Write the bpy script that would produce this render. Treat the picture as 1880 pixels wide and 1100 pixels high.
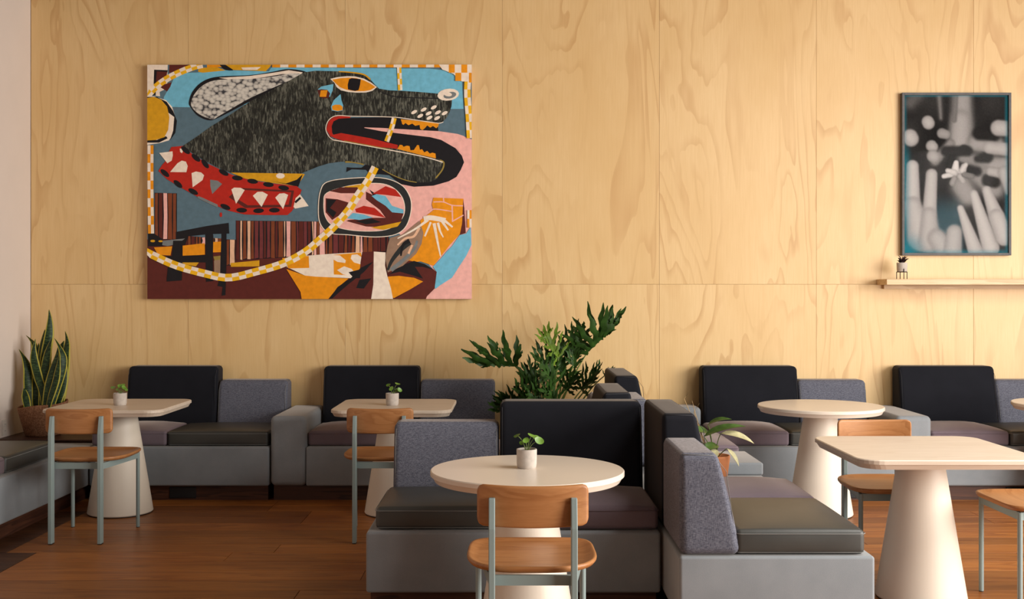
import bpy, bmesh, math, random
from mathutils import Vector, Matrix

random.seed(7)
sc = bpy.context.scene
COL = sc.collection
PI = math.pi
for o in list(bpy.data.objects):
    bpy.data.objects.remove(o)

# ------------------------------------------------------------------ camera
H, F = 1.45, 2000.0           # eye height, focal length in px of an 1880 px wide frame
CX, CY = 940.0, 541.0         # vanishing point of the depth lines
cam_d = bpy.data.cameras.new('camera')
cam_d.sensor_width = 36.0
cam_d.lens = 36.0 * F / 1880.0
cam_d.shift_y = -(550.0 - CY) / 1880.0
cam = bpy.data.objects.new('camera', cam_d)
cam.location = (0, 0, H)
cam.rotation_euler = (PI / 2, 0, 0)
COL.objects.link(cam)
sc.camera = cam

# ------------------------------------------------------------------ world, lights, exposure
w = bpy.data.worlds.new('world')
sc.world = w
w.use_nodes = True
w.node_tree.nodes['Background'].inputs[0].default_value = (0.75, 0.87, 1.0, 1)
w.node_tree.nodes['Background'].inputs[1].default_value = 0.2
sc.view_settings.view_transform = 'Standard'
sc.view_settings.look = 'None'
sc.view_settings.gamma = 1.0
sc.view_settings.use_curve_mapping = False
sc.view_settings.exposure = 0.0


def area(name, loc, target, sx, sy, power, col):
    d = bpy.data.lights.new(name, 'AREA')
    d.shape = 'RECTANGLE'
    d.size, d.size_y = sx, sy
    d.energy = power
    d.color = col
    o = bpy.data.objects.new(name, d)
    o.location = loc
    o.rotation_euler = (Vector(target) - Vector(loc)).to_track_quat('-Z', 'Y').to_euler()
    COL.objects.link(o)
    return o


# daylight through the tall side windows (right wall); the overhead and front lamps are added fills
area('daylight_side_window', (6.95, 1.8, 2.15), (0.0, 4.2, 1.6), 7.2, 3.0, 1050, (1.0, 0.96, 0.905))
area('overhead_fill', (3.3, 3.9, 3.86), (3.3, 3.9, 0.0), 2.2, 2.2, 150, (1.0, 0.965, 0.91))  # overhead fill added to brighten tabletops, seats and floor; no skylight known
area('front_fill', (2.6, -5.3, 2.1), (1.2, 4.0, 1.2), 5.0, 2.6, 6, (1.0, 0.95, 0.88))  # weak fill added from behind the camera

# ------------------------------------------------------------------ mesh helpers


def mesh(name, verts, faces, smooth=False):
    me = bpy.data.meshes.new(name)
    me.from_pydata([tuple(v) for v in verts], [], faces)
    me.update()
    if smooth:
        me.polygons.foreach_set('use_smooth', [True] * len(me.polygons))
    return me


def link(name, me, mat=None, parent=None, loc=None, rotz=0):
    o = bpy.data.objects.new(name, me)
    COL.objects.link(o)
    if mat is not None and not me.materials:
        me.materials.append(mat)
    if parent is not None:
        o.parent = parent
    if loc is not None:
        o.location = loc
    if rotz:
        o.rotation_euler = (0, 0, rotz)
    return o


def obj(name, vf, mat, parent=None, smooth=True, loc=None):
    return link(name, mesh(name, vf[0], vf[1], smooth), mat, parent, loc)


def tag(o, label=None, cat=None, group=None, kind=None):
    if label:
        o['label'] = label
    if cat:
        o['category'] = cat
    if group:
        o['group'] = group
    if kind:
        o['kind'] = kind
    return o


def thing(name, label, cat, loc=(0, 0, 0), rotz=0, group=None):
    o = bpy.data.objects.new(name, None)
    o.empty_display_size = 0.1
    COL.objects.link(o)
    o.location = loc
    o.rotation_euler = (0, 0, rotz)
    return tag(o, label, cat, group)


def copy_tree(o, parent=None):
    c = o.copy()
    COL.objects.link(c)
    c.parent = parent
    for ch in o.children:
        copy_tree(ch, c)
    return c


def join(*vfs):
    V, Fc = [], []
    for v, f in vfs:
        n = len(V)
        V += [tuple(p) for p in v]
        Fc += [tuple(i + n for i in q) for q in f]
    return V, Fc


def box(x0, x1, y0, y1, z0, z1):
    v = [(x, y, z) for x in (x0, x1) for y in (y0, y1) for z in (z0, z1)]
    f = [(0, 1, 3, 2), (4, 6, 7, 5), (0, 4, 5, 1), (2, 3, 7, 6), (0, 2, 6, 4), (1, 5, 7, 3)]
    return v, f


def rbox(x0, x1, y0, y1, z0, z1, r, m=3, n=1, warp=None):
    """rounded box; m steps over each rounding, n spans between; warp moves the points"""
    c = ((x0 + x1) / 2, (y0 + y1) / 2, (z0 + z1) / 2)
    h = ((x1 - x0) / 2, (y1 - y0) / 2, (z1 - z0) / 2)
    r = min(r, *[q * 0.98 for q in h])

    def axis(hh):
        a = [-hh + r * (1 - math.tan((1 - k / m) * PI / 4)) for k in range(m + 1)]
        inner = hh - r
        a += [-inner + 2 * inner * k / n for k in range(1, n)]
        a += [-q for q in reversed(a[:m + 1])]
        return a
    A = [axis(q) for q in h]
    V, Fc, idx = [], [], {}

    def vid(p):
        k = tuple(round(q, 6) for q in p)
        if k not in idx:
            inn = [max(-(h[i] - r), min(h[i] - r, p[i])) for i in range(3)]
            d = [p[i] - inn[i] for i in range(3)]
            L = math.sqrt(sum(q * q for q in d)) or 1
            q = [c[i] + inn[i] + d[i] / L * r for i in range(3)]
            if warp:
                q = warp(q)
            idx[k] = len(V)
            V.append(tuple(q))
        return idx[k]
    for ax in range(3):
        u, v = (ax + 1) % 3, (ax + 2) % 3
        for s in (-1, 1):
            for i in range(len(A[u]) - 1):
                for j in range(len(A[v]) - 1):
                    quad = []
                    for a, b in ((i, j), (i + 1, j), (i + 1, j + 1), (i, j + 1)):
                        p = [0, 0, 0]
                        p[ax] = s * h[ax]
                        p[u] = A[u][a]
                        p[v] = A[v][b]
                        quad.append(vid(p))
                    Fc.append(tuple(quad) if s > 0 else tuple(reversed(quad)))
    return V, Fc


def lathe(prof, n=32, cx=0, cy=0, z=0, cap0=True, cap1=True):
    V, Fc = [], []
    for r, zz in prof:
        for k in range(n):
            a = 2 * PI * k / n
            V.append((cx + r * math.cos(a), cy + r * math.sin(a), z + zz))
    for i in range(len(prof) - 1):
        for k in range(n):
            a, b = i * n + k, i * n + (k + 1) % n
            Fc.append((a, b, b + n, a + n))
    if cap0:
        Fc.append(tuple(reversed(range(n))))
    if cap1:
        b = (len(prof) - 1) * n
        Fc.append(tuple(range(b, b + n)))
    return V, Fc


def tube(pts, rad, n=8, closed=False):
    pts = [Vector(p) for p in pts]
    rr = rad if isinstance(rad, (list, tuple)) else [rad] * len(pts)
    V, Fc = [], []
    up = Vector((0.13, 0.21, 0.97))
    N = len(pts)
    for i, p in enumerate(pts):
        t = (pts[(i + 1) % N] - pts[i - 1]) if closed else (pts[min(i + 1, N - 1)] - pts[max(i - 1, 0)])
        t.normalize()
        a = t.cross(up)
        if a.length < 1e-3:
            a = t.cross(Vector((1, 0, 0)))
        a.normalize()
        b = a.cross(t)
        for k in range(n):
            q = 2 * PI * k / n
            V.append(p + (a * math.cos(q) + b * math.sin(q)) * rr[i])
    for i in range(N if closed else N - 1):
        j = (i + 1) % N
        for k in range(n):
            Fc.append((i * n + k, i * n + (k + 1) % n, j * n + (k + 1) % n, j * n + k))
    if not closed:
        Fc.append(tuple(reversed(range(n))))
        Fc.append(tuple(range((N - 1) * n, N * n)))
    return V, Fc


def bez(p0, p1, p2, n=8):
    p0, p1, p2 = Vector(p0), Vector(p1), Vector(p2)
    return [p0 * (1 - t) ** 2 + p1 * 2 * t * (1 - t) + p2 * t * t for t in [k / n for k in range(n + 1)]]


def crom(pts, n=6, closed=False):
    """Catmull-Rom curve through 2-D or 3-D points"""
    P = [Vector(p) for p in pts]
    N = len(P)
    out = []
    for i in range(N if closed else N - 1):
        a = P[(i - 1) % N] if closed or i else P[0]
        b, c = P[i], P[(i + 1) % N]
        d = P[(i + 2) % N] if closed or i + 2 < N else P[-1]
        for k in range(n):
            t = k / n
            out.append(0.5 * ((2 * b) + (c - a) * t + (2 * a - 5 * b + 4 * c - d) * t * t + (3 * b - a - 3 * c + d) * t ** 3))
    if not closed:
        out.append(P[-1])
    return out


# ------------------------------------------------------------------ materials


def s2l(c):
    return tuple((q / 255 / 12.92 if q / 255 <= 0.04045 else ((q / 255 + 0.055) / 1.055) ** 2.4) for q in c)


class NT:
    def __init__(self, name):
        self.m = bpy.data.materials.new(name)
        self.m.use_nodes = True
        self.t = self.m.node_tree
        self.b = self.t.nodes['Principled BSDF']

    def n(self, typ, **kw):
        nd = self.t.nodes.new(typ)
        for k, v in kw.items():
            if k.startswith('_'):
                setattr(nd, k[1:], v)
            else:
                nd.inputs[k.replace('__', ' ')].default_value = v
        return nd

    def l(self, a, b):
        self.t.links.new(a, b)

    def coords(self, scale=(1, 1, 1), rnd=0.0, kind='Object'):
        tc = self.n('ShaderNodeTexCoord')
        mp = self.n('ShaderNodeMapping', Scale=scale)
        self.l(tc.outputs[kind], mp.inputs['Vector'])
        if rnd:
            oi = self.n('ShaderNodeObjectInfo')
            mu = self.n('ShaderNodeVectorMath', _operation='SCALE')
            mu.inputs[0].default_value = (1.0, 0.73, 1.31)
            ms = self.n('ShaderNodeMath', _operation='MULTIPLY')
            ms.inputs[1].default_value = rnd
            self.l(oi.outputs['Random'], ms.inputs[0])
            self.l(ms.outputs[0], mu.inputs['Scale'])
            self.l(mu.outputs[0], mp.inputs['Location'])
        return mp.outputs[0]

    def ramp(self, fac, stops, interp='LINEAR'):
        r = self.n('ShaderNodeValToRGB')
        r.color_ramp.interpolation = interp
        e = r.color_ramp.elements
        while len(e) < len(stops):
            e.new(0.5)
        for q, (p, c) in zip(e, stops):
            q.position = p
            q.color = tuple(c) + (1,) if len(c) == 3 else c
        self.l(fac, r.inputs['Fac'])
        return r.outputs['Color']

    def noise(self, vec, scale, detail=3, rough=0.5, dist=0.0):
        nd = self.n('ShaderNodeTexNoise', Scale=scale, Detail=detail, Roughness=rough, Distortion=dist)
        self.l(vec, nd.inputs['Vector'])
        return nd.outputs['Fac']

    def mathn(self, op, a, b=None, c=None):
        nd = self.n('ShaderNodeMath', _operation=op)
        for i, q in enumerate((a, b, c)):
            if q is None:
                continue
            if isinstance(q, (int, float)):
                nd.inputs[i].default_value = q
            else:
                self.l(q, nd.inputs[i])
        return nd.outputs[0]

    def mix(self, fac, a, b, mode='MIX'):
        nd = self.n('ShaderNodeMix', _data_type='RGBA', _blend_type=mode)
        for i, q in ((0, fac), (6, a), (7, b)):
            if isinstance(q, (int, float)):
                nd.inputs[i].default_value = q
            elif isinstance(q, tuple):
                nd.inputs[i].default_value = q + (1,) if len(q) == 3 else q
            else:
                self.l(q, nd.inputs[i])
        return nd.outputs[2]

    def bump(self, hgt, strength=0.2, dist=0.002):
        nd = self.n('ShaderNodeBump', Strength=strength, Distance=dist)
        self.l(hgt, nd.inputs['Height'])
        self.l(nd.outputs[0], self.b.inputs['Normal'])

    def fin(self, col=None, rough=0.5, spec=0.5, sheen=0.0, sheen_rough=0.3, coat=0.0, metal=0.0):
        b = self.b
        if col is not None:
            if isinstance(col, tuple):
                b.inputs['Base Color'].default_value = col + (1,)
            else:
                self.l(col, b.inputs['Base Color'])
        b.inputs['Roughness'].default_value = rough
        b.inputs['Specular IOR Level'].default_value = spec
        b.inputs['Sheen Weight'].default_value = sheen
        b.inputs['Sheen Roughness'].default_value = sheen_rough
        b.inputs['Sheen Tint'].default_value = (1.0, 0.86, 0.74, 1)
        b.inputs['Coat Weight'].default_value = coat
        b.inputs['Metallic'].default_value = metal
        return self.m


def mat_plain(name, col, rough=0.5, spec=0.5, var=0.06, scale=8, sheen=0.0):
    t = NT(name)
    f = t.noise(t.coords(), scale, 4)
    c = t.ramp(f, [(0.3, tuple(q * (1 - var) for q in col)), (0.7, tuple(min(1, q * (1 + var)) for q in col))])
    return t.fin(c, rough, spec, sheen)


def mat_ply(name):
    t = NT(name)
    v1 = t.coords((1.5, 1.0, 0.30), 40)
    n1 = t.noise(v1, 1.35, 3.5, 0.45, 0.5)
    ph = t.mathn('MULTIPLY', n1, 13.0)
    fr = t.mathn('FRACT', ph)                                  # sawtooth: soft on one side, sharp on the other, like late wood
    band = t.ramp(fr, [(0.0, (0, 0, 0)), (0.62, (0.04,) * 3), (0.93, (1, 1, 1)), (0.98, (0.75,) * 3), (1.0, (0, 0, 0))])
    v2 = t.coords((1.2, 1.0, 0.35), 61)
    amt = t.ramp(t.noise(v2, 1.9, 3, 0.6), [(0.38, (0.05,) * 3), (0.64, (1.0,) * 3)])
    v3 = t.coords((26, 1, 1.0), 17)
    fib = t.noise(v3, 5.0, 4, 0.6)
    v4 = t.coords((1, 1, 0.55), 23)
    blot = t.noise(v4, 2.2, 3, 0.5)
    base = t.ramp(blot, [(0.3, (0.72, 0.480, 0.212)), (0.7, (0.79, 0.555, 0.275))])
    base = t.mix(t.ramp(fib, [(0.35, (0.0,) * 3), (0.7, (0.33,) * 3)]), base, (0.64, 0.395, 0.155))
    f = t.mathn('MULTIPLY', band, amt)
    f = t.mathn('MULTIPLY', f, 0.62)
    c = t.mix(f, base, (0.52, 0.275, 0.095))
    t.bump(fib, 0.06, 0.001)
    return t.fin(c, 0.46, 0.55)


def mat_wood(name, dark, mid, light, axis_scale=(1, 9, 9), rough=0.42, rnd=30, rings=7.0, var=0.25, spec=0.4, knots=False):
    t = NT(name)
    v = t.coords(axis_scale, rnd)
    n1 = t.noise(v, 1.1, 3, 0.55, 0.5)
    fr = t.mathn('FRACT', t.mathn('MULTIPLY', n1, rings))
    fib = t.noise(t.coords(tuple(q * 4 for q in axis_scale), rnd), 3.0, 4, 0.6)
    c = t.ramp(fr, [(0.0, light), (0.55, mid), (0.9, dark), (1.0, light)])
    c = t.mix(t.ramp(fib, [(0.35, (0,) * 3), (0.75, (0.6,) * 3)]), c, dark)
    if var:
        oi = t.n('ShaderNodeObjectInfo')
        g = t.ramp(oi.outputs['Random'], [(0.0, (1 - var,) * 3), (1.0, (1 + var * 0.5,) * 3)])
        c = t.mix(1.0, c, g, 'MULTIPLY')
    if knots:
        vv = t.n('ShaderNodeTexVoronoi', Scale=1.0)
        t.l(t.coords((0.9, 2.4, 1), rnd), vv.inputs['Vector'])
        k = t.ramp(vv.outputs['Distance'], [(0.02, (1,) * 3), (0.085, (0,) * 3)])
        c = t.mix(t.mathn('MULTIPLY', k, 0.85), c, tuple(q * 0.25 for q in dark))
    t.bump(fib, 0.05, 0.001)
    return t.fin(c, rough, spec)


def mat_fabric(name, a, b, scale=420, sheen=0.3, rough=0.95, weave=True, bump=0.25):
    t = NT(name)
    if weave:
        v1 = t.noise(t.coords((1, 1, 0.12)), scale, 2, 0.7)
        v2 = t.noise(t.coords((0.12, 0.12, 1)), scale, 2, 0.7)
        f = t.mathn('MULTIPLY', t.mathn('ADD', v1, v2), 0.5)
        c = t.ramp(f, [(0.40, a), (0.60, b)])
    else:
        f = t.noise(t.coords(), scale, 3, 0.6)
        big = t.noise(t.coords(), 5, 3, 0.6)
        c = t.ramp(t.mathn('ADD', t.mathn('MULTIPLY', f, 0.4), t.mathn('MULTIPLY', big, 0.6)), [(0.35, a), (0.65, b)])
    t.bump(f, bump, 0.001)
    return t.fin(c, rough, 0.2, sheen, 0.35)


M = {}
M['ply'] = mat_ply('plywood')
M['ply_edge'] = mat_wood('pale_shelf_wood', (0.55, 0.36, 0.18), (0.68, 0.47, 0.26), (0.74, 0.54, 0.32), (0.5, 6, 6), var=0)
M['wall'] = mat_plain('pinkish_white_paint', (0.70, 0.60, 0.53), 0.7, 0.3, 0.02, 3)
M['ceil'] = mat_plain('dark_ceiling', (0.20, 0.18, 0.165), 0.8, 0.2, 0.02, 3)
M['dark_wall'] = mat_plain('dark_wall_paint', (0.16, 0.145, 0.135), 0.8, 0.2, 0.02, 3)
M['floor'] = mat_wood('oak_floor', (0.225, 0.068, 0.012), (0.335, 0.115, 0.022), (0.385, 0.143, 0.029), (0.55, 7, 7), 0.42, 50, 6.0, 0.3, 0.35, True)
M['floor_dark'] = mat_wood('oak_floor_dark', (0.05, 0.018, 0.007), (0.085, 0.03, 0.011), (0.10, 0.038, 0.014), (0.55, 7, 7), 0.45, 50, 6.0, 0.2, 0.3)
M['subfloor'] = mat_plain('subfloor', (0.03, 0.015, 0.008), 0.9, 0.1)
M['plinth'] = mat_wood('walnut_plinth', (0.035, 0.012, 0.007), (0.075, 0.026, 0.013), (0.10, 0.036, 0.018), (0.6, 9, 9), 0.5, 20, 6, 0.15)
M['black'] = mat_plain('black_plastic', (0.012, 0.012, 0.014), 0.45, 0.4)
M['velvet'] = mat_fabric('pale_grey_velvet', (0.222, 0.242, 0.258), (0.272, 0.290, 0.308), 260, 0.35, 0.9, False, 0.1)
M['lilac'] = mat_fabric('mauve_velvet', (0.155, 0.118, 0.138), (0.185, 0.143, 0.163), 260, 0.4, 0.9, False, 0.1)
M['navy'] = mat_fabric('near_black_velvet', (0.007, 0.0075, 0.011), (0.010, 0.0105, 0.015), 260, 0.15, 0.92, False, 0.1)
M['tweed'] = mat_fabric('blue_grey_tweed', (0.052, 0.055, 0.078), (0.175, 0.178, 0.215), 560, 0.25, 0.95, True, 0.3)
tl = NT('olive_grey_vinyl')
fl = tl.noise(tl.coords(), 500, 2)
tl.bump(fl, 0.08, 0.0006)
M['olive'] = tl.fin(tl.ramp(tl.noise(tl.coords(), 6, 3), [(0.3, (0.046, 0.047, 0.043)), (0.7, (0.056, 0.056, 0.050))]), 0.42, 0.5)
M['thread'] = mat_plain('grey_thread', (0.22, 0.22, 0.21), 0.8, 0.2)
M['thread_dark'] = mat_plain('dark_thread', (0.05, 0.05, 0.055), 0.8, 0.2)
M['thread_lilac'] = mat_plain('mauve_thread', (0.15, 0.115, 0.13), 0.8, 0.2)
M['laminate'] = mat_plain('cream_laminate', (0.74, 0.645, 0.54), 0.28, 0.5, 0.015, 3)
M['ash'] = mat_wood('pale_ash_top', (0.60, 0.485, 0.375), (0.66, 0.55, 0.44), (0.68, 0.575, 0.465), (1.2, 12, 12), 0.38, 30, 5, 0.04)
M['cream'] = mat_plain('cream_powder_coat', (0.76, 0.68, 0.57), 0.45, 0.4, 0.01, 4)
M['oak'] = mat_wood('oak_chair', (0.335, 0.135, 0.044), (0.41, 0.178, 0.062), (0.435, 0.197, 0.072), (1.0, 11, 11), 0.36, 30, 5, 0.06)
M['sage'] = mat_plain('sage_powder_coat', (0.25, 0.315, 0.305), 0.42, 0.45, 0.015, 6)
M['concrete'] = mat_plain('pale_concrete', (0.50, 0.44, 0.385), 0.85, 0.25, 0.10, 45)
M['soil'] = mat_plain('soil', (0.035, 0.022, 0.014), 0.95, 0.1, 0.4, 90)
M['terracotta'] = mat_plain('terracotta', (0.52, 0.19, 0.075), 0.75, 0.3, 0.06, 20)
M['stem'] = mat_plain('green_stem', (0.14, 0.20, 0.045), 0.5, 0.4)
M['twig'] = mat_plain('dry_twig', (0.42, 0.28, 0.13), 0.8, 0.2)
M['pilea'] = mat_plain('bright_green_leaf', (0.13, 0.25, 0.03), 0.4, 0.5, 0.25, 40)
M['cut_leaf'] = mat_plain('dark_green_leaf', (0.022, 0.056, 0.008), 0.5, 0.22, 0.5, 14)
M['cut_leaf_young'] = mat_plain('young_green_leaf', (0.085, 0.14, 0.012), 0.5, 0.22, 0.4, 14)
M['hedge_leaf'] = mat_plain('mid_green_leaf', (0.06, 0.12, 0.02), 0.4, 0.5, 0.3, 30)
M['cream_leaf'] = mat_plain('cream_green_leaf', (0.55, 0.50, 0.27), 0.45, 0.4, 0.2, 30)
M['purple_leaf'] = mat_plain('purple_leaf', (0.05, 0.022, 0.028), 0.5, 0.4, 0.4, 60)
M['frame'] = mat_plain('charcoal_stained_frame', (0.10, 0.095, 0.095), 0.55, 0.35, 0.15, 30)
M['outlet'] = mat_plain('white_outlet', (0.62, 0.55, 0.49), 0.4, 0.5, 0.01)
tk = NT('cork')
vk = tk.n('ShaderNodeTexVoronoi', Scale=130.0)
tk.l(tk.coords(), vk.inputs['Vector'])
ck = tk.ramp(tk.noise(tk.coords(), 90, 4, 0.7), [(0.3, (0.10, 0.04, 0.02)), (0.5, (0.22, 0.10, 0.052)), (0.7, (0.34, 0.18, 0.10))])
tk.bump(vk.outputs['Distance'], 0.3, 0.003)
M['cork'] = tk.fin(ck, 0.9, 0.15)
# snake plant: green blade with dark cross bands, yellow margins (vertex layer 'edge')
tn = NT('snake_leaf')
at = tn.n('ShaderNodeAttribute', _attribute_name='edge')
nb = tn.noise(tn.coords((1, 1, 3.0)), 34, 3, 0.6)
cg = tn.ramp(nb, [(0.42, (0.009, 0.022, 0.008)), (0.55, (0.022, 0.048, 0.016)), (0.70, (0.07, 0.11, 0.035))])
fe = tn.ramp(at.outputs['Fac'], [(0.72, (0,) * 3), (0.80, (1,) * 3)])
M['snake'] = tn.fin(tn.mix(fe, cg, (0.42, 0.36, 0.05)), 0.5, 0.25)

# ------------------------------------------------------------------ the room
WY = 8.46            # face of the plywood
XL, XR, YF, ZC = -3.74, 6.6, -5.0, 3.775


def struct(name, vf, mat, parent=None, smooth=False):
    o = obj(name, vf, mat, parent, smooth)
    if parent is None:
        o['kind'] = 'structure'
    return o


floor = struct('floor', box(XL - 0.2, XR + 0.2, YF - 0.2, WY + 0.2, -0.15, -0.012), M['subfloor'])
plank_cache = {}


def plank(x0, x1, y0, y1, mat):
    L, W = round(x1 - x0, 3), round(y1 - y0, 3)
    key = (L, W, mat.name)
    if key not in plank_cache:
        g = 0.0012
        plank_cache[key] = mesh('plank', *rbox(g, L - g, g, W - g, -0.012, 0, 0.002, 1, 1))
        plank_cache[key].materials.append(mat)
    return link('plank', plank_cache[key], None, floor, (x0, y0, 0))


PW = 0.195
rp = random.Random(11)
y = WY - PW
row = 0
while y > 1.2:
    x = XL
    off = rp.choice([0.5, 0.9, 1.3, 1.7, 2.1])
    first = True
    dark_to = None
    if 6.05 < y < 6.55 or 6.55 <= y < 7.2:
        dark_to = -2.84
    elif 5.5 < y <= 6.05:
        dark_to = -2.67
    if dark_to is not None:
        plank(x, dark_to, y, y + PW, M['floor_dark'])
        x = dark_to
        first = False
    while x < XR:
        L = off if first else 2.2
        if dark_to is not None and not first and x == dark_to:
            L = off + 0.6
        first = False
        x1 = min(x + L, XR)
        plank(x, x1, y, y + PW, M['floor'])
        x = x1
    y -= PW
    row += 1
rear = struct('floor_planks_behind', box(XL, XR, YF, y + PW, -0.012, 0), M['floor'], floor)
rear.name = 'floorboards'
rear['kind'] = 'stuff'

# back wall: studs and skin, then the plywood sheets one by one
wall_back = struct('wall_back', box(XL - 0.2, XR + 0.2, WY + 0.018, WY + 0.2, 0, ZC + 0.1), M['ply'])
sheet_cache = {}


def sheet(x0, x1, z0, z1):
    key = (round(x1 - x0, 3), round(z1 - z0, 3))
    if key not in sheet_cache:
        g = 0.0007
        sheet_cache[key] = mesh('plywood_sheet', *rbox(g, x1 - x0 - g, 0, 0.018, g, z1 - z0 - g, 0.0010, 1, 1))
        sheet_cache[key].materials.append(M['ply'])
    link('plywood_sheet', sheet_cache[key], None, wall_back, (x0, WY, z0))


for k in range(-3, 6):
    x0 = -0.076 + 1.22 * k
    x1 = min(x0 + 1.22, XR)
    if x0 >= XR:
        break
    sheet(max(x0, XL), x1, 1.53, ZC)
    sheet(max(x0, XL), x1, 0.0, 1.53)

wall_left = struct('wall_left', box(XL - 0.2, XL, YF - 0.2, WY + 0.018, 0, ZC + 0.1), M['wall'])
kx0, kx1, ky0, ky1 = 2.15, 4.45, 2.75, 5.05        # unseen opening added for the overhead fill
struct('ceiling', join(box(XL - 0.2, kx0, YF - 0.2, WY + 0.2, ZC, ZC + 0.15), box(kx1, XR + 0.2, YF - 0.2, WY + 0.2, ZC, ZC + 0.15),
                       box(kx0, kx1, YF - 0.2, ky0, ZC, ZC + 0.15), box(kx0, kx1, ky1, WY + 0.2, ZC, ZC + 0.15)), M['ceil'])
struct('added_skylight_frame', join(box(kx0, kx1, ky0, ky0 + 0.04, ZC - 0.01, ZC + 0.05), box(kx0, kx1, ky1 - 0.04, ky1, ZC - 0.01, ZC + 0.05),
                        box(kx0, kx0 + 0.04, ky0, ky1, ZC - 0.01, ZC + 0.05), box(kx1 - 0.04, kx1, ky0, ky1, ZC - 0.01, ZC + 0.05)), M['frame'])  # frame round the ceiling opening added for the overhead fill
# right wall with a tall window bay, front wall with a window added for the front fill; both outside the picture
wz0, wz1, wy0, wy1 = 0.4, 3.7, -2.0, 5.6
struct('wall_right', join(box(XR, XR + 0.2, YF - 0.2, wy0, 0, ZC), box(XR, XR + 0.2, wy1, WY + 0.2, 0, ZC),
                          box(XR, XR + 0.2, wy0, wy1, 0, wz0), box(XR, XR + 0.2, wy0, wy1, wz1, ZC)), M['dark_wall'])
fx0, fx1 = -0.5, 5.6
struct('wall_front', join(box(XL - 0.2, fx0, YF - 0.2, YF, 0, ZC), box(fx1, XR + 0.2, YF - 0.2, YF, 0, ZC),
                          box(fx0, fx1, YF - 0.2, YF, 0, 0.4), box(fx0, fx1, YF - 0.2, YF, 3.4, ZC)), M['dark_wall'])
wf = [box(XR + 0.06, XR + 0.12, wy0, wy1, z, z + 0.06) for z in (wz0, wz1 - 0.06)]
for k in range(3):
    yy = wy0 + (wy1 - wy0 - 0.06) * k / 2
    wf.append(box(XR + 0.06, XR + 0.12, yy, yy + 0.06, wz0, wz1))
struct('window_1', join(*wf), M['frame'])
wf = [box(fx0, fx1, YF - 0.12, YF - 0.06, z, z + 0.06) for z in (0.4, 3.34)]
for k in range(4):
    xx = fx0 + (fx1 - fx0 - 0.06) * k / 3
    wf.append(box(xx, xx + 0.06, YF - 0.12, YF - 0.06, 0.4, 3.4))
struct('added_front_window', join(*wf), M['frame'])

# ------------------------------------------------------------------ banquettes
ZB0, ZB1, ZCU = 0.105, 0.38, 0.485      # upholstered base, cushion top
BD = 0.80                                # depth of a unit


def cushion_vf(x0, x1, y0, y1, z0=ZB1 + 0.002, z1=ZCU, dome=0.022, r=0.022):
    cx, cy, hx, hy = (x0 + x1) / 2, (y0 + y1) / 2, (x1 - x0) / 2, (y1 - y0) / 2

    def warp(p):
        u, v = (p[0] - cx) / hx, (p[1] - cy) / hy
        t = max(0, (p[2] - z0) / (z1 - z0))
        e = max(0, 1 - abs(u) ** 3.0) * max(0, 1 - abs(v) ** 3.0)
        q = [p[0], p[1], p[2] + dome * e * t]
        s = math.sin(PI * min(1, t)) * 0.006       # sides bulge a little
        q[0] += s * (1 if u > 0.9 else -1 if u < -0.9 else 0) * max(0, 1 - v * v)
        q[1] += s * (1 if v > 0.9 else -1 if v < -0.9 else 0) * max(0, 1 - u * u)
        return q
    return rbox(x0, x1, y0, y1, z0, z1, r, 3, 7, warp)


def back_vf(x0, x1, z1, z0=ZB1 + 0.002, t0=0.25, t1=0.155, r=0.034, ydepth=BD):
    """back rest, upright rear face, raked front face"""
    yb = ydepth - 0.004

    def warp(p):
        f = (p[2] - z0) / (z1 - z0)
        th = t0 + (t1 - t0) * max(0, min(1, f)) ** 1.25
        k = (yb - p[1]) / t0
        return [p[0], yb - k * th, p[2]]
    return rbox(x0, x1, yb - t0, yb, z0, z1, r, 4, 5, warp)


def ring(x0, x1, y0, y1, z, r=0.02):
    pts = []
    for cx, cy, a0 in ((x1 - r, y0 + r, -PI / 2), (x1 - r, y1 - r, 0), (x0 + r, y1 - r, PI / 2), (x0 + r, y0 + r, PI)):
        for k in range(4):
            a = a0 + PI / 2 * k / 3
            pts.append((cx + r * math.cos(a), cy + r * math.sin(a), z))
    return pts


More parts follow.
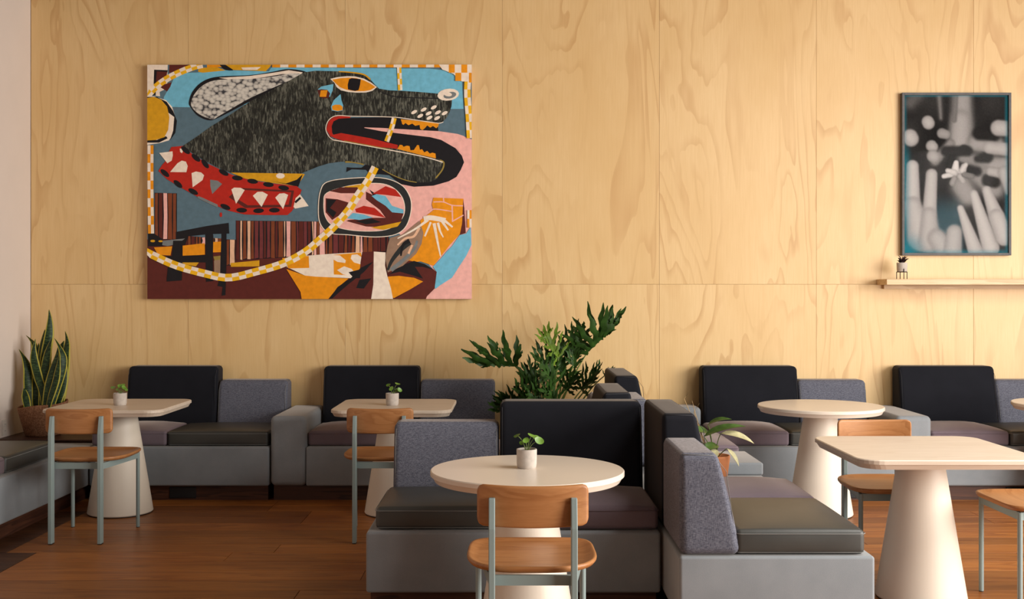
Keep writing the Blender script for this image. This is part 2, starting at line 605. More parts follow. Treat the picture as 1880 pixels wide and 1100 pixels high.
def banquette(name, label, loc, rotz, L, cushions=(), backs=(), arms=(), outlets=(), depth=BD, base=None, group=None, plinth=True, base2=None):
    t = thing(name, label, 'banquette', loc, rotz, group)
    b0, b1 = base if base else (0, L)
    obj('base', rbox(b0, b1, 0, depth, ZB0, ZB1, 0.014, 3, 2), M['velvet'], t)
    if base2:
        obj('base', rbox(base2[0], base2[1], base2[2], depth, ZB0, ZB1, 0.014, 3, 2), M['velvet'], t)
        obj('plinth', box(base2[0] + 0.01, base2[1] - 0.03, base2[2] + 0.05, depth - 0.05, 0, ZB0), M['plinth'], t, False)
    if plinth:
        pl = obj('plinth', box(min(b0, 0) + 0.015, b1 - 0.015, 0.05, depth - 0.05, 0, ZB0), M['plinth'], t, False)
        for ox in outlets:
            obj('outlet_box', rbox(ox, ox + 0.19, 0.044, 0.06, 0.012, 0.092, 0.004, 1, 1), M['black'], pl, False)
    for x0, x1, k, *yy in cushions:
        y0, y1 = (yy[0] if yy else 0.035), depth - 0.235
        c = obj('seat_cushion', cushion_vf(x0 + 0.004, x1 - 0.004, y0, y1, dome=0.034 if k == 'lilac' else 0.020), M[k], t)
        th = {'olive': 'thread', 'lilac': 'thread_lilac'}[k]
        obj('seam', tube(ring(x0 + 0.0, x1 - 0.0, y0 - 0.003, y1, ZCU - 0.016, 0.022), 0.0016, 5, True), M[th], c)
        obj('seam', tube(ring(x0 + 0.006, x1 - 0.006, y0 + 0.001, y1, ZB1 + 0.012, 0.018), 0.0014, 5, True), M[th], c)
    for x0, x1, k in backs:
        z1 = 0.905 if k == 'navy' else 0.80
        bk = obj('backrest', back_vf(x0 + 0.003, x1 - 0.003, z1, ydepth=depth), M[k], t)
        yb = depth - 0.004
        for s in (x0 + 0.014, x1 - 0.014):
            obj('seam', tube([(s, yb - 0.25 + 0.02, ZB1 + 0.05), (s, yb - 0.155 - 0.035, z1 - 0.075), (s, yb - 0.155 + 0.015, z1 - 0.009),
                              (s, yb - 0.012, z1 - 0.006)], 0.0015, 5), M['thread_dark' if k == 'navy' else 'thread'], bk)
    for a in arms:
        x0, x1, z1 = a[:3]
        y0, y1 = (a[3], a[4]) if len(a) > 3 else (0.0, depth - 0.004)
        z0 = ZB0 if len(a) <= 3 else ZB1 + 0.001
        obj('arm', rbox(x0, x1, y0 - 0.002, y1, z0, z1, 0.038 if z1 > 0.5 else 0.012, 4, 2), M['velvet'], t)
    return t


FY = 7.645
banquette('banquette', 'dark grey wall banquette in the left corner beneath the painting', (-2.97, FY, 0), 0, 1.262,
          [(0, 0.535, 'lilac'), (0.535, 1.255, 'olive')], [(0.05, 0.738, 'navy'), (0.738, 1.268, 'tweed')], outlets=[0.55])
banquette('banquette', 'wall banquette with a rounded arm, beneath the right half of the painting', (-1.697, FY, 0), 0, 1.57,
          [(0.255, 0.80, 'lilac'), (0.80, 1.53, 'olive')], [(0.262, 0.997, 'navy'), (0.997, 1.57, 'tweed')], [(0, 0.252, 0.597)],
          outlets=[0.9], base=(0.25, 1.57))
banquette('banquette', 'pale wall banquette behind the round table on the right', (1.43, FY, 0), 0, 1.262,
          [(0, 0.53, 'lilac'), (0.53, 1.255, 'olive')], [(0.012, 0.742, 'navy'), (0.742, 1.262, 'tweed')], outlets=[0.85])
banquette('banquette', 'wall banquette with a pale arm below the framed photograph', (2.697, FY, 0), 0, 1.53,
          [(0.255, 0.815, 'lilac'), (0.815, 1.525, 'olive')], [(0.24, 0.975, 'navy'), (0.975, 1.53, 'tweed')], [(0, 0.252, 0.597)],
          outlets=[0.79], base=(0.25, 1.53))
banquette('banquette', 'shaded banquette facing the viewer behind the nearest round table', (-0.658, 4.905, 0), 0, 1.328,
          [(0.035, 0.765, 'olive'), (0.765, 1.325, 'lilac')], [(0.055, 0.594, 'tweed'), (0.594, 1.322, 'navy')], depth=0.81)
banquette('banquette', 'nearest banquette facing right with tweed back and olive vinyl cushion', (1.484, 4.45, 0), PI / 2, 1.285,
          [(0.012, 0.735, 'olive'), (0.735, 1.28, 'lilac')], [(0.0, 0.53, 'tweed'), (0.53, 1.255, 'navy')])
banquette('banquette', 'banquette facing right behind the terracotta pot, ending at the plywood wall', (1.484, 5.77, 0), PI / 2, 2.685,
          [(1.17, 1.86, 'lilac'), (1.885, 2.42, 'olive', 0.075)], [(0.98, 1.53, 'tweed'), (1.53, 2.36, 'navy')],
          [(0.67, 1.16, 0.455, 0.0, 0.545), (2.43, 2.68, 0.602, 0.06, 0.70)], depth=0.80, base=(0, 1.87), base2=(1.871, 2.683, 0.06))
banquette('banquette', 'banquette facing left beside the big cut-leaf plant, mostly hidden', (-0.13, 7.3, 0), -PI / 2, 1.27,
          [(0.0, 0.56, 'lilac'), (0.56, 1.265, 'olive')], [(0.0, 0.56, 'tweed'), (0.56, 1.25, 'navy')])
banquette('banquette', 'banquette along the left white wall, cut off by the picture edge', (-2.98, 5.2, 0), PI / 2, 2.66,
          [(0.02, 0.745, 'olive'), (0.745, 1.29, 'lilac'), (1.29, 2.0, 'olive')], [(0.02, 0.745, 'navy'), (0.745, 1.29, 'tweed'), (1.29, 1.95, 'navy')],
          outlets=[1.0], depth=0.755)

cb = thing('corner_box', 'dark walnut corner box between two banquettes under the cork planter', 'box', (-3.36, 8.15, 0))
obj('body', rbox(-0.375, 0.385, -0.27, 0.30, 0, 0.385, 0.004, 1, 1), M['plinth'], cb, False)
obj('lid', rbox(-0.375, 0.385, -0.278, 0.30, 0.386, 0.402, 0.003, 1, 1), M['plinth'], cb, False)

# ------------------------------------------------------------------ tables


def rsq(hw, r, n=7):
    pts = []
    for cx, cy, a0 in ((hw - r, -hw + r, -PI / 2), (hw - r, hw - r, 0), (-hw + r, hw - r, PI / 2), (-hw + r, -hw + r, PI)):
        for k in range(n + 1):
            a = a0 + PI / 2 * k / n
            pts.append((cx + r * math.cos(a), cy + r * math.sin(a)))
    return pts


def loft(rings):
    n = len(rings[0])
    V = [p for q in rings for p in q]
    Fc = []
    for i in range(len(rings) - 1):
        for k in range(n):
            a, b = i * n + k, i * n + (k + 1) % n
            Fc.append((a, b, b + n, a + n))
    Fc.append(tuple(reversed(range(n))))
    b = (len(rings) - 1) * n
    Fc.append(tuple(range(b, b + n)))
    return V, Fc


def table(label, x, y, square, half, top, rotz=0):
    t = thing('pedestal_table', label, 'table', (x, y, 0), rotz, 'cone pedestal tables')
    prof = [(0.955, 0.676), (1 - 0.006 / half, 0.698), (1.0, 0.7), (1.0, 0.716), (1 - 0.004 / half, 0.72)]
    if square:
        out = rsq(half, 0.10)
    else:
        out = [(half * math.cos(2 * PI * k / 96), half * math.sin(2 * PI * k / 96)) for k in range(96)]
    o = obj('tabletop', loft([[(px * s, py * s, z) for px, py in out] for s, z in prof]), M[top], t, False)
    if not square:
        o.data.polygons.foreach_set('use_smooth', [len(p.vertices) == 4 for p in o.data.polygons])
        o.data.set_sharp_from_angle(angle=math.radians(25))
    c = obj('cone_base', lathe([(0.205, 0.006), (0.209, 0.012), (0.104, 0.672), (0.104, 0.676)], 64), M['cream'], t)
    c.data.set_sharp_from_angle(angle=math.radians(40))
    obj('floor_ring', lathe([(0.204, 0.0), (0.204, 0.007)], 48), M['black'], t)
    return t


table('square pale ash table on a cream cone in the left corner', -2.606, 7.25, True, 0.385, 'ash')
table('square pale ash table on a cream cone beneath the painting, right of the armrest', -0.769, 7.24, True, 0.385, 'ash')
table('nearest round cream table on a cone, in front of the shaded banquette', 0.064, 4.56, False, 0.405, 'laminate')
table('round cream table on a cone in front of the right wall banquette', 2.035, 7.19, False, 0.405, 'laminate')
table('large square ash table on a cream cone at the right front', 1.955, 5.21, True, 0.415, 'ash')
table('round cream tabletop just showing at the right picture edge', 3.80, 7.33, False, 0.405, 'laminate')

# ------------------------------------------------------------------ chairs


def make_chair():
    t = thing('cafe_chair', '', 'chair', group='oak and sage metal cafe chairs')
    # seat: dished board, rings from the middle to the rim and round the edge
    N = 64
    rings = []

    def outl(s, z, dy=0):
        q = []
        for k in range(N):
            a = 2 * PI * k / N
            c, d = math.cos(a), math.sin(a)
            e = 0.32 if d > 0 else 0.66
            px = 0.240 * math.copysign(abs(c) ** (e if d > 0 else 0.60), c)
            py = 0.238 * math.copysign(abs(d) ** (0.36 if d > 0 else 0.72), d)
            px *= 1 - 0.035 * max(0, py / 0.238) ** 2 - 0.05 * max(0, -py / 0.238) ** 2
            q.append((px * s, 0.262 + py * s, z))
        return q
    for s, z in ((0.02, 0.4685), (0.90, 0.4685), (0.965, 0.474), (0.995, 0.483), (1.0, 0.489), (0.99, 0.4945), (0.972, 0.496),
                 (0.945, 0.4945), (0.90, 0.4885), (0.82, 0.4825), (0.6, 0.4790), (0.3, 0.4780), (0.02, 0.4780)):
        rings.append(outl(s, z))
    obj('seat', loft(rings), M['oak'], t)
    # backrest: curved board

    def bw(p):
        dx = max(0.0, abs(p[0]) - 0.171)
        p[2] = 0.709 + (p[2] - 0.709) * (0.048 + math.sqrt(max(0.0, 0.025 ** 2 - min(dx, 0.0249) ** 2))) / 0.073
        return [p[0], p[1] + p[0] ** 2 * 0.95, p[2] + 0.004 * (p[0] / 0.195) ** 2]
    obj('backrest', rbox(-0.196, 0.196, -0.006, 0.016, 0.636, 0.782, 0.0095, 4, 30, bw), M['oak'], t)
    for s in (-1, 1):
        x = s * 0.143
        V, Fc = rbox(x - 0.011, x + 0.011, -0.032, 0.013, 0.004, 0.742, 0.003, 1, 1)
        V = [(a, (b if c < 0.62 else (b + (0.018 * (c - 0.62) / 0.122 if b < -0.01 else 0))), c) for a, b, c in V]
        V2, F2 = [], []
        lo = rbox(x - 0.011, x + 0.011, -0.032, 0.013, 0.004, 0.640, 0.003, 1, 1)
        hi = rbox(x - 0.011, x + 0.011, -0.032, 0.013, 0.636, 0.742, 0.003, 1, 1,
                  lambda p: [p[0], p[1] + (0.022 * max(0, (p[2] - 0.64) / 0.1) if p[1] < -0.01 else 0), p[2]])
        lg = obj('leg', join(lo, hi), M['sage'], t, False)
        obj('foot', box(x - 0.010, x + 0.010, -0.030, 0.011, 0, 0.005), M['black'], lg, False)
        fx = s * 0.203
        lg = obj('leg', tube([(fx, 0.452, 0.004), (fx, 0.452, 0.466)], 0.0115, 12), M['sage'], t, False)
        obj('foot', tube([(fx, 0.452, 0), (fx, 0.452, 0.006)], 0.0105, 10), M['black'], lg, False)
        # side rail
        a, b = Vector((x, 0.0)), Vector((fx, 0.452))
        d = (b - a).normalized()
        nn = Vector((-d.y, d.x)) * 0.007
        V = [(q.x, q.y, z) for q in (a - nn, a + nn, b + nn, b - nn) for z in (0.432, 0.4675)]
        obj('side_rail', (V, [(0, 1, 3, 2), (2, 3, 5, 4), (4, 5, 7, 6), (6, 7, 1, 0), (0, 2, 4, 6), (1, 7, 5, 3)]), M['sage'], t, False)
    obj('rear_rail', box(-0.135, 0.135, 0.02, 0.034, 0.432, 0.4675), M['sage'], t, False)
    obj('front_rail', box(-0.2, 0.2, 0.445, 0.459, 0.432, 0.4675), M['sage'], t, False)
    return t


chair0 = make_chair()
spots = [(-2.535, 6.34, 0.0, 'oak chair with sage metal legs at the left corner table'),
         (0.073, 3.79, 0.0, 'nearest oak chair, back to the viewer, at the front round table'),
         (-0.775, 6.36, 0.0, 'oak chair partly hidden behind the tweed back of the middle banquette'),
         (1.925, 5.83, PI, 'oak chair facing the viewer behind the large square table'),
         (2.745, 5.12, PI / 2, 'oak chair seat and legs cut off by the right picture edge')]
for i, (x, y, rz, lab) in enumerate(spots):
    c = chair0 if i == 0 else copy_tree(chair0)
    c.location = (x, y, 0)
    c.rotation_euler = (0, 0, rz)
    c['label'] = lab

# ------------------------------------------------------------------ small table plants


def leaf_disc(p, nrm, r, cup=0.15, n=12, el=1.0, heading=0.0):
    p, nrm = Vector(p), Vector(nrm).normalized()
    a = nrm.cross(Vector((0.3, 0.5, 0.81)))
    a.normalize()
    b = nrm.cross(a)
    a, b = a * math.cos(heading) + b * math.sin(heading), b * math.cos(heading) - a * math.sin(heading)
    V = [p - nrm * cup * r * 0.3]
    for s, c in ((0.55, 0.0), (1.0, 1.0)):
        for k in range(n):
            q = 2 * PI * k / n
            V.append(p + a * r * s * math.cos(q) * el + b * r * s * math.sin(q) + nrm * cup * r * c * (0.5 + 0.5 * math.cos(2 * q)))
    Fc = [(0, 1 + k, 1 + (k + 1) % n) for k in range(n)]
    Fc += [(1 + k, 1 + n + k, 1 + n + (k + 1) % n, 1 + (k + 1) % n) for k in range(n)]
    m = len(V)
    V += [v - nrm * 0.0012 for v in V]
    Fc += [tuple(m + i for i in reversed(q)) for q in Fc[:]]
    return V, Fc


def pot_plant(label, x, y, z, leaves, r=0.043, h=0.080, rotz=0):
    t = thing('potted_pilea', label, 'plant', (x, y, z), rotz, 'small concrete pots on the tables')
    pt = obj('pot', lathe([(r * 0.86, 0), (r * 0.93, 0.004), (r * 0.98, 0.02), (r, h - 0.004), (r * 0.98, h), (r * 0.88, h), (r * 0.86, h - 0.01), (r * 0.84, h - 0.014)], 32), M['concrete'], t)
    pt.data.set_sharp_from_angle(angle=math.radians(50))
    obj('soil', lathe([(r * 0.85, h - 0.022), (r * 0.85, h - 0.008), (r * 0.4, h - 0.005)], 20), M['soil'], t)
    for dx, dy, dz, lr, el, tilt in leaves:
        tip = Vector((dx, dy, h + dz))
        st = obj('stem', tube(bez((dx * 0.12, dy * 0.12, h - 0.01), (dx * 0.35, dy * 0.35, h + dz * 0.75), tip, 7), 0.0016, 6), M['stem'], t)
        n = Vector((tilt[0], tilt[1], tilt[2]))
        obj('leaf', leaf_disc(tip + n.normalized() * 0.001, n, lr * 0.78, 0.25, 14, el, math.atan2(dy, dx)), M['pilea'], st)
    return t


pot_plant('tiny pilea in a concrete pot on the left corner table', -2.59, 7.2, 0.72,
          [(-0.045, 0.0, 0.035, 0.017, 1.5, (-0.2, -0.5, 0.8)), (0.0, 0.0, 0.045, 0.018, 1.2, (0.1, -0.7, 0.6)), (0.03, -0.01, 0.035, 0.018, 1.3, (0.4, -0.6, 0.6)),
           (0.012, 0.02, 0.05, 0.015, 1.2, (0.3, -0.4, 0.8)), (-0.012, -0.01, 0.025, 0.012, 1.2, (-0.3, -0.7, 0.5)), (0.036, 0.01, 0.02, 0.013, 1.2, (0.5, -0.5, 0.5))])
pot_plant('tiny pilea in a concrete pot on the table beneath the painting', -0.79, 7.19, 0.72,
          [(-0.025, 0.0, 0.052, 0.017, 1.3, (-0.4, -0.5, 0.7)), (-0.005, -0.01, 0.03, 0.017, 1.3, (-0.2, -0.8, 0.4)), (0.035, 0.0, 0.06, 0.017, 1.4, (0.2, -0.3, 0.9)),
           (0.048, -0.005, 0.022, 0.018, 1.3, (0.5, -0.7, 0.3)), (0.03, 0.01, 0.018, 0.016, 1.2, (0.2, -0.8, 0.3))])
pot_plant('small pilea in a concrete pot on the nearest round table', 0.062, 4.59, 0.72,
          [(-0.04, 0.0, 0.055, 0.014, 1.9, (-0.5, -0.2, 0.6)), (-0.004, -0.01, 0.036, 0.016, 1.2, (0.0, -0.7, 0.6)), (0.022, 0.0, 0.055, 0.016, 1.6, (0.3, -0.3, 0.8)),
           (0.052, 0.0, 0.035, 0.021, 1.3, (0.3, -0.8, 0.4)), (0.038, 0.02, 0.045, 0.016, 1.2, (0.2, -0.6, 0.6)), (-0.02, 0.01, 0.022, 0.012, 1.5, (-0.3, -0.5, 0.7))])

# terracotta pot with a variegated plant between the two right-facing banquettes
vp = thing('variegated_plant', 'green and cream leafy plant in a terracotta pot behind the nearest tweed back', 'plant', (1.10, 5.93, ZB1))
obj('pot', lathe([(0.055, 0.0), (0.062, 0.004), (0.086, 0.19), (0.084, 0.197), (0.077, 0.197), (0.072, 0.17)], 32), M['terracotta'], vp)
obj('soil', lathe([(0.070, 0.15), (0.072, 0.165), (0.03, 0.17)], 20), M['soil'], vp)


def blade(p0, p1, up, width, droop=0.15, n=8, fold=0.25):
    """pointed oval leaf from p0 to p1"""
    p0, p1, up = Vector(p0), Vector(p1), Vector(up)
    L = (p1 - p0).length
    d = (p1 - p0).normalized()
    side = d.cross(up).normalized()
    up = side.cross(d).normalized()
    V, Fc = [], []
    for i in range(n + 1):
        t = i / n
        wd = width * (math.sin(PI * t ** 0.75) ** 0.8 if 0 < t < 1 else 0.02)
        c = p0 + (p1 - p0) * t + up * (droop * L * (4 * t * (1 - t)) * 0.5)
        for s in (-1, -0.5, 0, 0.5, 1):
            V.append(c + side * wd * s + up * fold * wd * abs(s))
    for i in range(n):
        for k in range(4):
            a = i * 5 + k
            Fc.append((a, a + 1, a + 6, a + 5))
    m = len(V)
    V += [v - up * 0.0015 for v in V]
    Fc += [tuple(m + i for i in reversed(q)) for q in Fc[:]]
    return V, Fc


for p0, p1, wd, mt in [((-0.06, -0.02, 0.30), (0.16, -0.06, 0.36), 0.035, 'hedge_leaf'), ((-0.02, 0.03, 0.31), (-0.16, 0.0, 0.33), 0.04, 'hedge_leaf'),
                       ((0.03, -0.04, 0.32), (0.20, -0.08, 0.27), 0.034, 'cream_leaf'), ((0.02, -0.02, 0.25), (-0.09, -0.08, 0.225), 0.04, 'hedge_leaf'),
                       ((0.0, -0.05, 0.235), (-0.03, -0.1, 0.17), 0.03, 'cream_leaf'), ((0.06, -0.06, 0.24), (0.115, -0.1, 0.15), 0.018, 'cream_leaf'),
                       ((-0.03, 0.02, 0.36), (0.09, -0.03, 0.395), 0.026, 'hedge_leaf'), ((-0.07, 0.0, 0.27), (-0.15, -0.04, 0.22), 0.03, 'hedge_leaf')]:
    st = obj('stem', tube(bez((p0[0] * 0.15, p0[1] * 0.15, 0.16), (p0[0] * 0.3, p0[1] * 0.3, p0[2] * 0.85), p0, 8), 0.0025, 6), M['stem'], vp)
    obj('leaf', blade(p0, p1, (0.1, -0.5, 0.85), wd * 0.75, 0.22), M[mt], st)
for a, b in (((-0.16, 0.02, 0.5), (-0.13, 0.02, 0.545)), ((-0.10, 0.03, 0.43), (-0.115, 0.03, 0.49)), ((-0.105, 0.03, 0.425), (-0.075, 0.03, 0.475))):
    obj('twig', tube([(0.0, 0.02, 0.16), (a[0] * 0.6, a[1], a[2] * 0.7), a, b], [0.002, 0.002, 0.0018, 0.001], 5), M['twig'], vp)

# ------------------------------------------------------------------ snake plant in a cork planter
PXM = 8.12 / F


def px3(x, y, d):
    return Vector(((x - CX) * d / F, d, H - (y - CY) * d / F))


SX, SY = -3.50, 8.13
sp = thing('snake_plant', 'tall snake plant with yellow-edged leaves in a cork planter', 'plant', (SX, SY, 0.403))


def cork_pot():
    N, V, Fc = 40, [], []
    prof = [(0.118, 0.0), (0.125, 0.006), (0.150, 0.12), (0.172, 0.225), (0.168, 0.235), (0.158, 0.228), (0.150, 0.19)]
    for i, (r, z) in enumerate(prof):
        for k in range(N):
            a = 2 * PI * k / N
            zz = z + (0.020 * math.cos(a - 0.4) + 0.006 * math.sin(3 * a)) * (z / 0.23)
            rr = r * (1 + 0.03 * math.sin(2 * a + 1) * (z / 0.23))
            V.append((rr * math.cos(a), rr * math.sin(a), zz))
    for i in range(len(prof) - 1):
        for k in range(N):
            a, b = i * N + k, i * N + (k + 1) % N
            Fc.append((a, b, b + N, a + N))
    Fc.append(tuple(reversed(range(N))))
    return V, Fc


obj('planter', cork_pot(), M['cork'], sp)
obj('soil', lathe([(0.150, 0.165), (0.152, 0.185), (0.06, 0.192)], 28), M['soil'], sp)


def snake_leaf(pts, width, depth, twist, yaw):
    """pts: picture points tip..base; the leaf stands at its own depth, turned by yaw and twisting upward"""
    P = []
    n0 = len(pts)
    for i, (x, y) in enumerate(pts):
        d = depth + (0.05 * (1 - i / (n0 - 1)) * math.cos(yaw))
        P.append(px3(x / 4.584, 560 + y / 4.584, d) - Vector((SX, SY, 0.403)))
    base = P[-1].copy()
    base.x = base.x * 0.85
    base.z = 0.17
    P.append(base)
    C = crom(list(reversed(P)), 5)
    n = len(C)
    V, Fc, E = [], [], []
    for i, c in enumerate(C):
        t = i / (n - 1)
        wd = width * 1.3 * (0.62 + 0.38 * math.sin(PI * min(1, t * 1.1))) * (1 if t < 0.62 else max(0.02, 1 - ((t - 0.62) / 0.38) ** 1.9))
        a = yaw + twist * t
        sd = Vector((math.cos(a), math.sin(a), 0))
        nr = Vector((-math.sin(a), math.cos(a), 0))
        for s in (-1, -0.82, -0.4, 0, 0.4, 0.82, 1):
            V.append(c + sd * wd * s - nr * 0.22 * wd * (1 - s * s))
            E.append(abs(s))
    for i in range(n - 1):
        for k in range(6):
            q = i * 7 + k
            Fc.append((q, q + 1, q + 8, q + 7))
    m = len(V)
    V2 = [v + Vector((0, 0.004, 0)) for v in V]
    V += V2
    E += E
    Fc += [tuple(m + i for i in reversed(q)) for q in Fc[:]]
    for i in range(n - 1):
        for k in (0, 6):
            q = i * 7 + k
            Fc.append((q, q + 7, q + 7 + m, q + m) if k == 0 else (q, q + m, q + 7 + m, q + 7))
    me = mesh('leaf', V, Fc, True)
    at = me.attributes.new('edge', 'FLOAT', 'POINT')
    at.data.foreach_set('value', E)
    link('leaf', me, M['snake'], sp)


for pts, wd, dp, tw, yw in [
        ([(412, 38), (420, 130), (412, 260), (385, 420), (365, 600), (355, 820)], 0.029, 8.15, 0.5, 0.1),
        ([(378, 205), (365, 300), (352, 440), (345, 600), (340, 820)], 0.030, 8.19, 0.3, -0.4),
        ([(548, 220), (566, 310), (552, 420), (540, 560), (522, 700), (508, 800)], 0.030, 8.16, -0.6, 0.3),
        ([(298, 285), (284, 380), (290, 480), (325, 620), (358, 720), (372, 825)], 0.027, 8.07, 0.9, -0.4),
        ([(218, 255), (255, 290), (285, 330), (300, 420), (310, 560), (320, 825)], 0.022, 8.22, 0.7, 0.6),
        ([(158, 372), (205, 450), (232, 540), (236, 640), (240, 830)], 0.026, 8.10, 0.9, 0.2),
        ([(458, 280), (505, 360), (533, 450), (520, 560), (478, 700), (440, 825)], 0.024, 8.04, 0.4, 0.5),
        ([(440, 275), (412, 360), (390, 480), (372, 620), (362, 825)], 0.030, 8.09, -0.5, 0.2),
        ([(490, 345), (478, 440), (445, 560), (415, 690), (395, 825)], 0.031, 8.03, -0.7, 0.2),
        ([(540, 300), (518, 350), (505, 450), (490, 620), (470, 825)], 0.027, 8.20, 0.4, -0.2),
        ([(262, 500), (258, 600), (256, 700), (262, 828)], 0.020, 8.17, 0.3, 0.6),
        ([(203, 690), (212, 760), (225, 830)], 0.022, 8.05, 0.4, 0.2),
        ([(325, 320), (320, 420), (312, 600), (316, 825)], 0.022, 8.22, 0.2, 0.3),
        ([(500, 420), (490, 520), (470, 640), (440, 740), (415, 825)], 0.024, 8.0, 0.5, -0.5),
        ([(560, 480), (545, 600), (520, 720), (495, 800)], 0.024, 8.12, 0.5, 0.0),
        ([(300, 560), (298, 680), (310, 825)], 0.026, 8.12, 0.3, 0.0)]:
    snake_leaf(pts, wd, dp, tw, yw)

# ------------------------------------------------------------------ big cut-leaf plant
BX, BY = 0.27, 7.93
bp = thing('cut_leaf_philodendron', 'large cut-leaf philodendron in the corner behind the shaded banquette', 'plant', (BX, BY, 0))
obj('planter', lathe([(0.17, 0.0), (0.18, 0.01), (0.215, 0.36), (0.21, 0.38), (0.19, 0.38), (0.185, 0.33)], 32), M['concrete'], bp)
obj('soil', lathe([(0.18, 0.30), (0.186, 0.32), (0.06, 0.34)], 24), M['soil'], bp)


def lobed_leaf(joint, tip, up, width, fold, seed, lobes=7, curl=0.15, a0=72):
    """deeply cut leaf: a rib with strap-like lobes on both sides, folded up along the rib"""
    r = random.Random(seed)
    width *= 1.12
    joint, tip, up = Vector(joint), Vector(tip), Vector(up)
    L = (tip - joint).length
    d = (tip - joint).normalized()
    sd = d.cross(up).normalized()
    up = sd.cross(d).normalized()
    V, Fc = [], []

    def rib(t):
        return joint + d * (L * t) - up * (curl * L * t * t)

    def strip(p, q, w0, bend, tipcurl, nr):
        k0 = len(V)
        n = 10
        ax = q - p
        LL = ax.length
        ad = ax.normalized()
        wdir = ad.cross(nr)
        if wdir.length < 1e-3:
            wdir = sd.copy()
        wdir.normalize()
        nn = wdir.cross(ad)
        ph = r.uniform(0, 6)
        for i in range(n + 1):
            t = i / n
            wd = w0 * (0.7 + 0.5 * math.sin(PI * min(1, t * 1.1))) * (1 if t < 0.72 else max(0.16, 1 - ((t - 0.72) / 0.28) ** 2.2 * 0.84))
            wob = 1 + 0.42 * math.sin(ph + t * 15)
            c = p + ax * t + d * (bend * LL * t * t) - nn * (tipcurl * LL * t * t) + nn * 0.05 * LL * math.sin(ph + 5 * t)
            V.append(c - wdir * wd * wob)
            V.append(c + nn * wd * 0.25)
            V.append(c + wdir * wd * (2 - wob))
        for i in range(n):
            for k in (0, 1):
                a = k0 + i * 3 + k
                Fc.append((a, a + 1, a + 4, a + 3))
    cf, sf = math.cos(fold), math.sin(fold)
    for s in (-1, 1):
        sv = sd * s * cf + up * sf
        nr = d.cross(sv) * s
        # webbing next to the rib
        k0 = len(V)
        for i in range(9):
            t = i / 8
            wd = width * 0.15 * math.sin(PI * min(1, 0.15 + 0.85 * t)) + 0.004
            V.append(rib(t))
            V.append(rib(t) + sv * wd + d * wd * 0.3)
        for i in range(8):
            a = k0 + i * 2
            Fc.append((a, a + 1, a + 3, a + 2))
        for k in range(lobes):
            t = k / (lobes - 1)
            ang = math.radians(a0 - (a0 - 12) * t ** 0.85)
            ln = width * (0.75 + 0.4 * math.sin(PI * (0.15 + 0.75 * t))) * r.uniform(0.85, 1.12)
            p = rib(0.02 + 0.82 * t)
            dirv = d * math.cos(ang) + sv * math.sin(ang)
            q = p + dirv * ln
            strip(p, q, width * r.uniform(0.062, 0.086), r.uniform(-0.05, 0.15), r.uniform(-0.1, 0.25), nr)
            if r.random() < 0.85:                           # a tooth on the lobe
                m = p + (q - p) * 0.5
                strip(m, m + (dirv + d * r.choice((-0.7, 0.8))).normalized() * ln * 0.26, width * 0.045, 0.1, 0.2, nr)
    strip(rib(0.8), rib(1.0) + d * L * 0.12, width * 0.08, 0, 0.3, up)
    m = len(V)
    V += [v - up * 0.0016 for v in V]
    Fc += [tuple(m + i for i in reversed(q)) for q in Fc[:]]
    return V, Fc


def cut_leaf(j, tp, dj, dt, width, fold, seed, mat='cut_leaf', up=(0.0, -0.6, 0.8), lobes=7, curl=0.1, ctrl=None, a0=72):
    O = Vector((BX, BY, 0))
    J = px3(j[0], j[1], dj) - O
    T = px3(tp[0], tp[1], dt) - O
    a = random.Random(seed).uniform(0, 6.28)
    root = Vector((0.06 * math.cos(a), 0.06 * math.sin(a), 0.33))
    mid = Vector((J.x * 0.55, J.y * 0.55, root.z + (J.z - root.z) * 0.75)) if ctrl is None else px3(*ctrl) - O
    pet = obj('petiole', tube(bez(root, mid, J, 12), [0.008 - 0.004 * k / 12 for k in range(13)], 7), M['stem'], bp)
    obj('leaf', lobed_leaf(J, T, up, width, fold, seed, lobes, curl, a0), M[mat], pet)


cut_leaf((948, 673), (890, 671), 7.75, 7.70, 0.20, 1.25, 3, up=(0.12, -0.25, 1.0), lobes=6, curl=-0.02, a0=92)
cut_leaf((1078, 648), (1122, 606), 7.9, 7.85, 0.22, 1.15, 5, up=(-0.72, -0.25, 0.68), lobes=7, curl=0.0, a0=128)
cut_leaf((1026, 655), (1003, 618), 7.7, 7.6, 0.13, 0.25, 8, 'cut_leaf_young', up=(0.1, -0.8, 0.4), lobes=5, a0=80)
cut_leaf((1053, 672), (1054, 652), 7.75, 7.75, 0.10, 0.2, 9, up=(0.0, -0.8, 0.4), lobes=4, a0=48)
cut_leaf((1045, 645), (1060, 622), 8.0, 8.0, 0.14, 0.2, 10, up=(-0.2, -0.8, 0.4), lobes=5)
cut_leaf((1015, 690), (988, 655), 7.75, 7.65, 0.14, 0.3, 12, up=(0.2, -0.7, 0.5), lobes=5, a0=80)
cut_leaf((1020, 705), (1000, 676), 7.6, 7.45, 0.14, 0.2, 13, up=(0.1, -0.8, 0.4), lobes=5, a0=85)
cut_leaf((995, 722), (965, 692), 7.7, 7.6, 0.14, 0.2, 14, up=(0.3, -0.7, 0.5), lobes=5)
cut_leaf((973, 742), (955, 716), 7.65, 7.55, 0.14, 0.3, 15, up=(0.2, -0.8, 0.4), lobes=5)
cut_leaf((955, 744), (922, 742), 7.75, 7.7, 0.12, 1.1, 16, up=(0.1, -0.3, 0.9), lobes=5, a0=85)
cut_leaf((1040, 716), (1050, 696), 7.8, 7.75, 0.11, 0.2, 17, up=(-0.1, -0.8, 0.4), lobes=5)
cut_leaf((1068, 716), (1086, 692), 7.95, 7.9, 0.12, 0.2, 18, up=(-0.3, -0.7, 0.5), lobes=5)
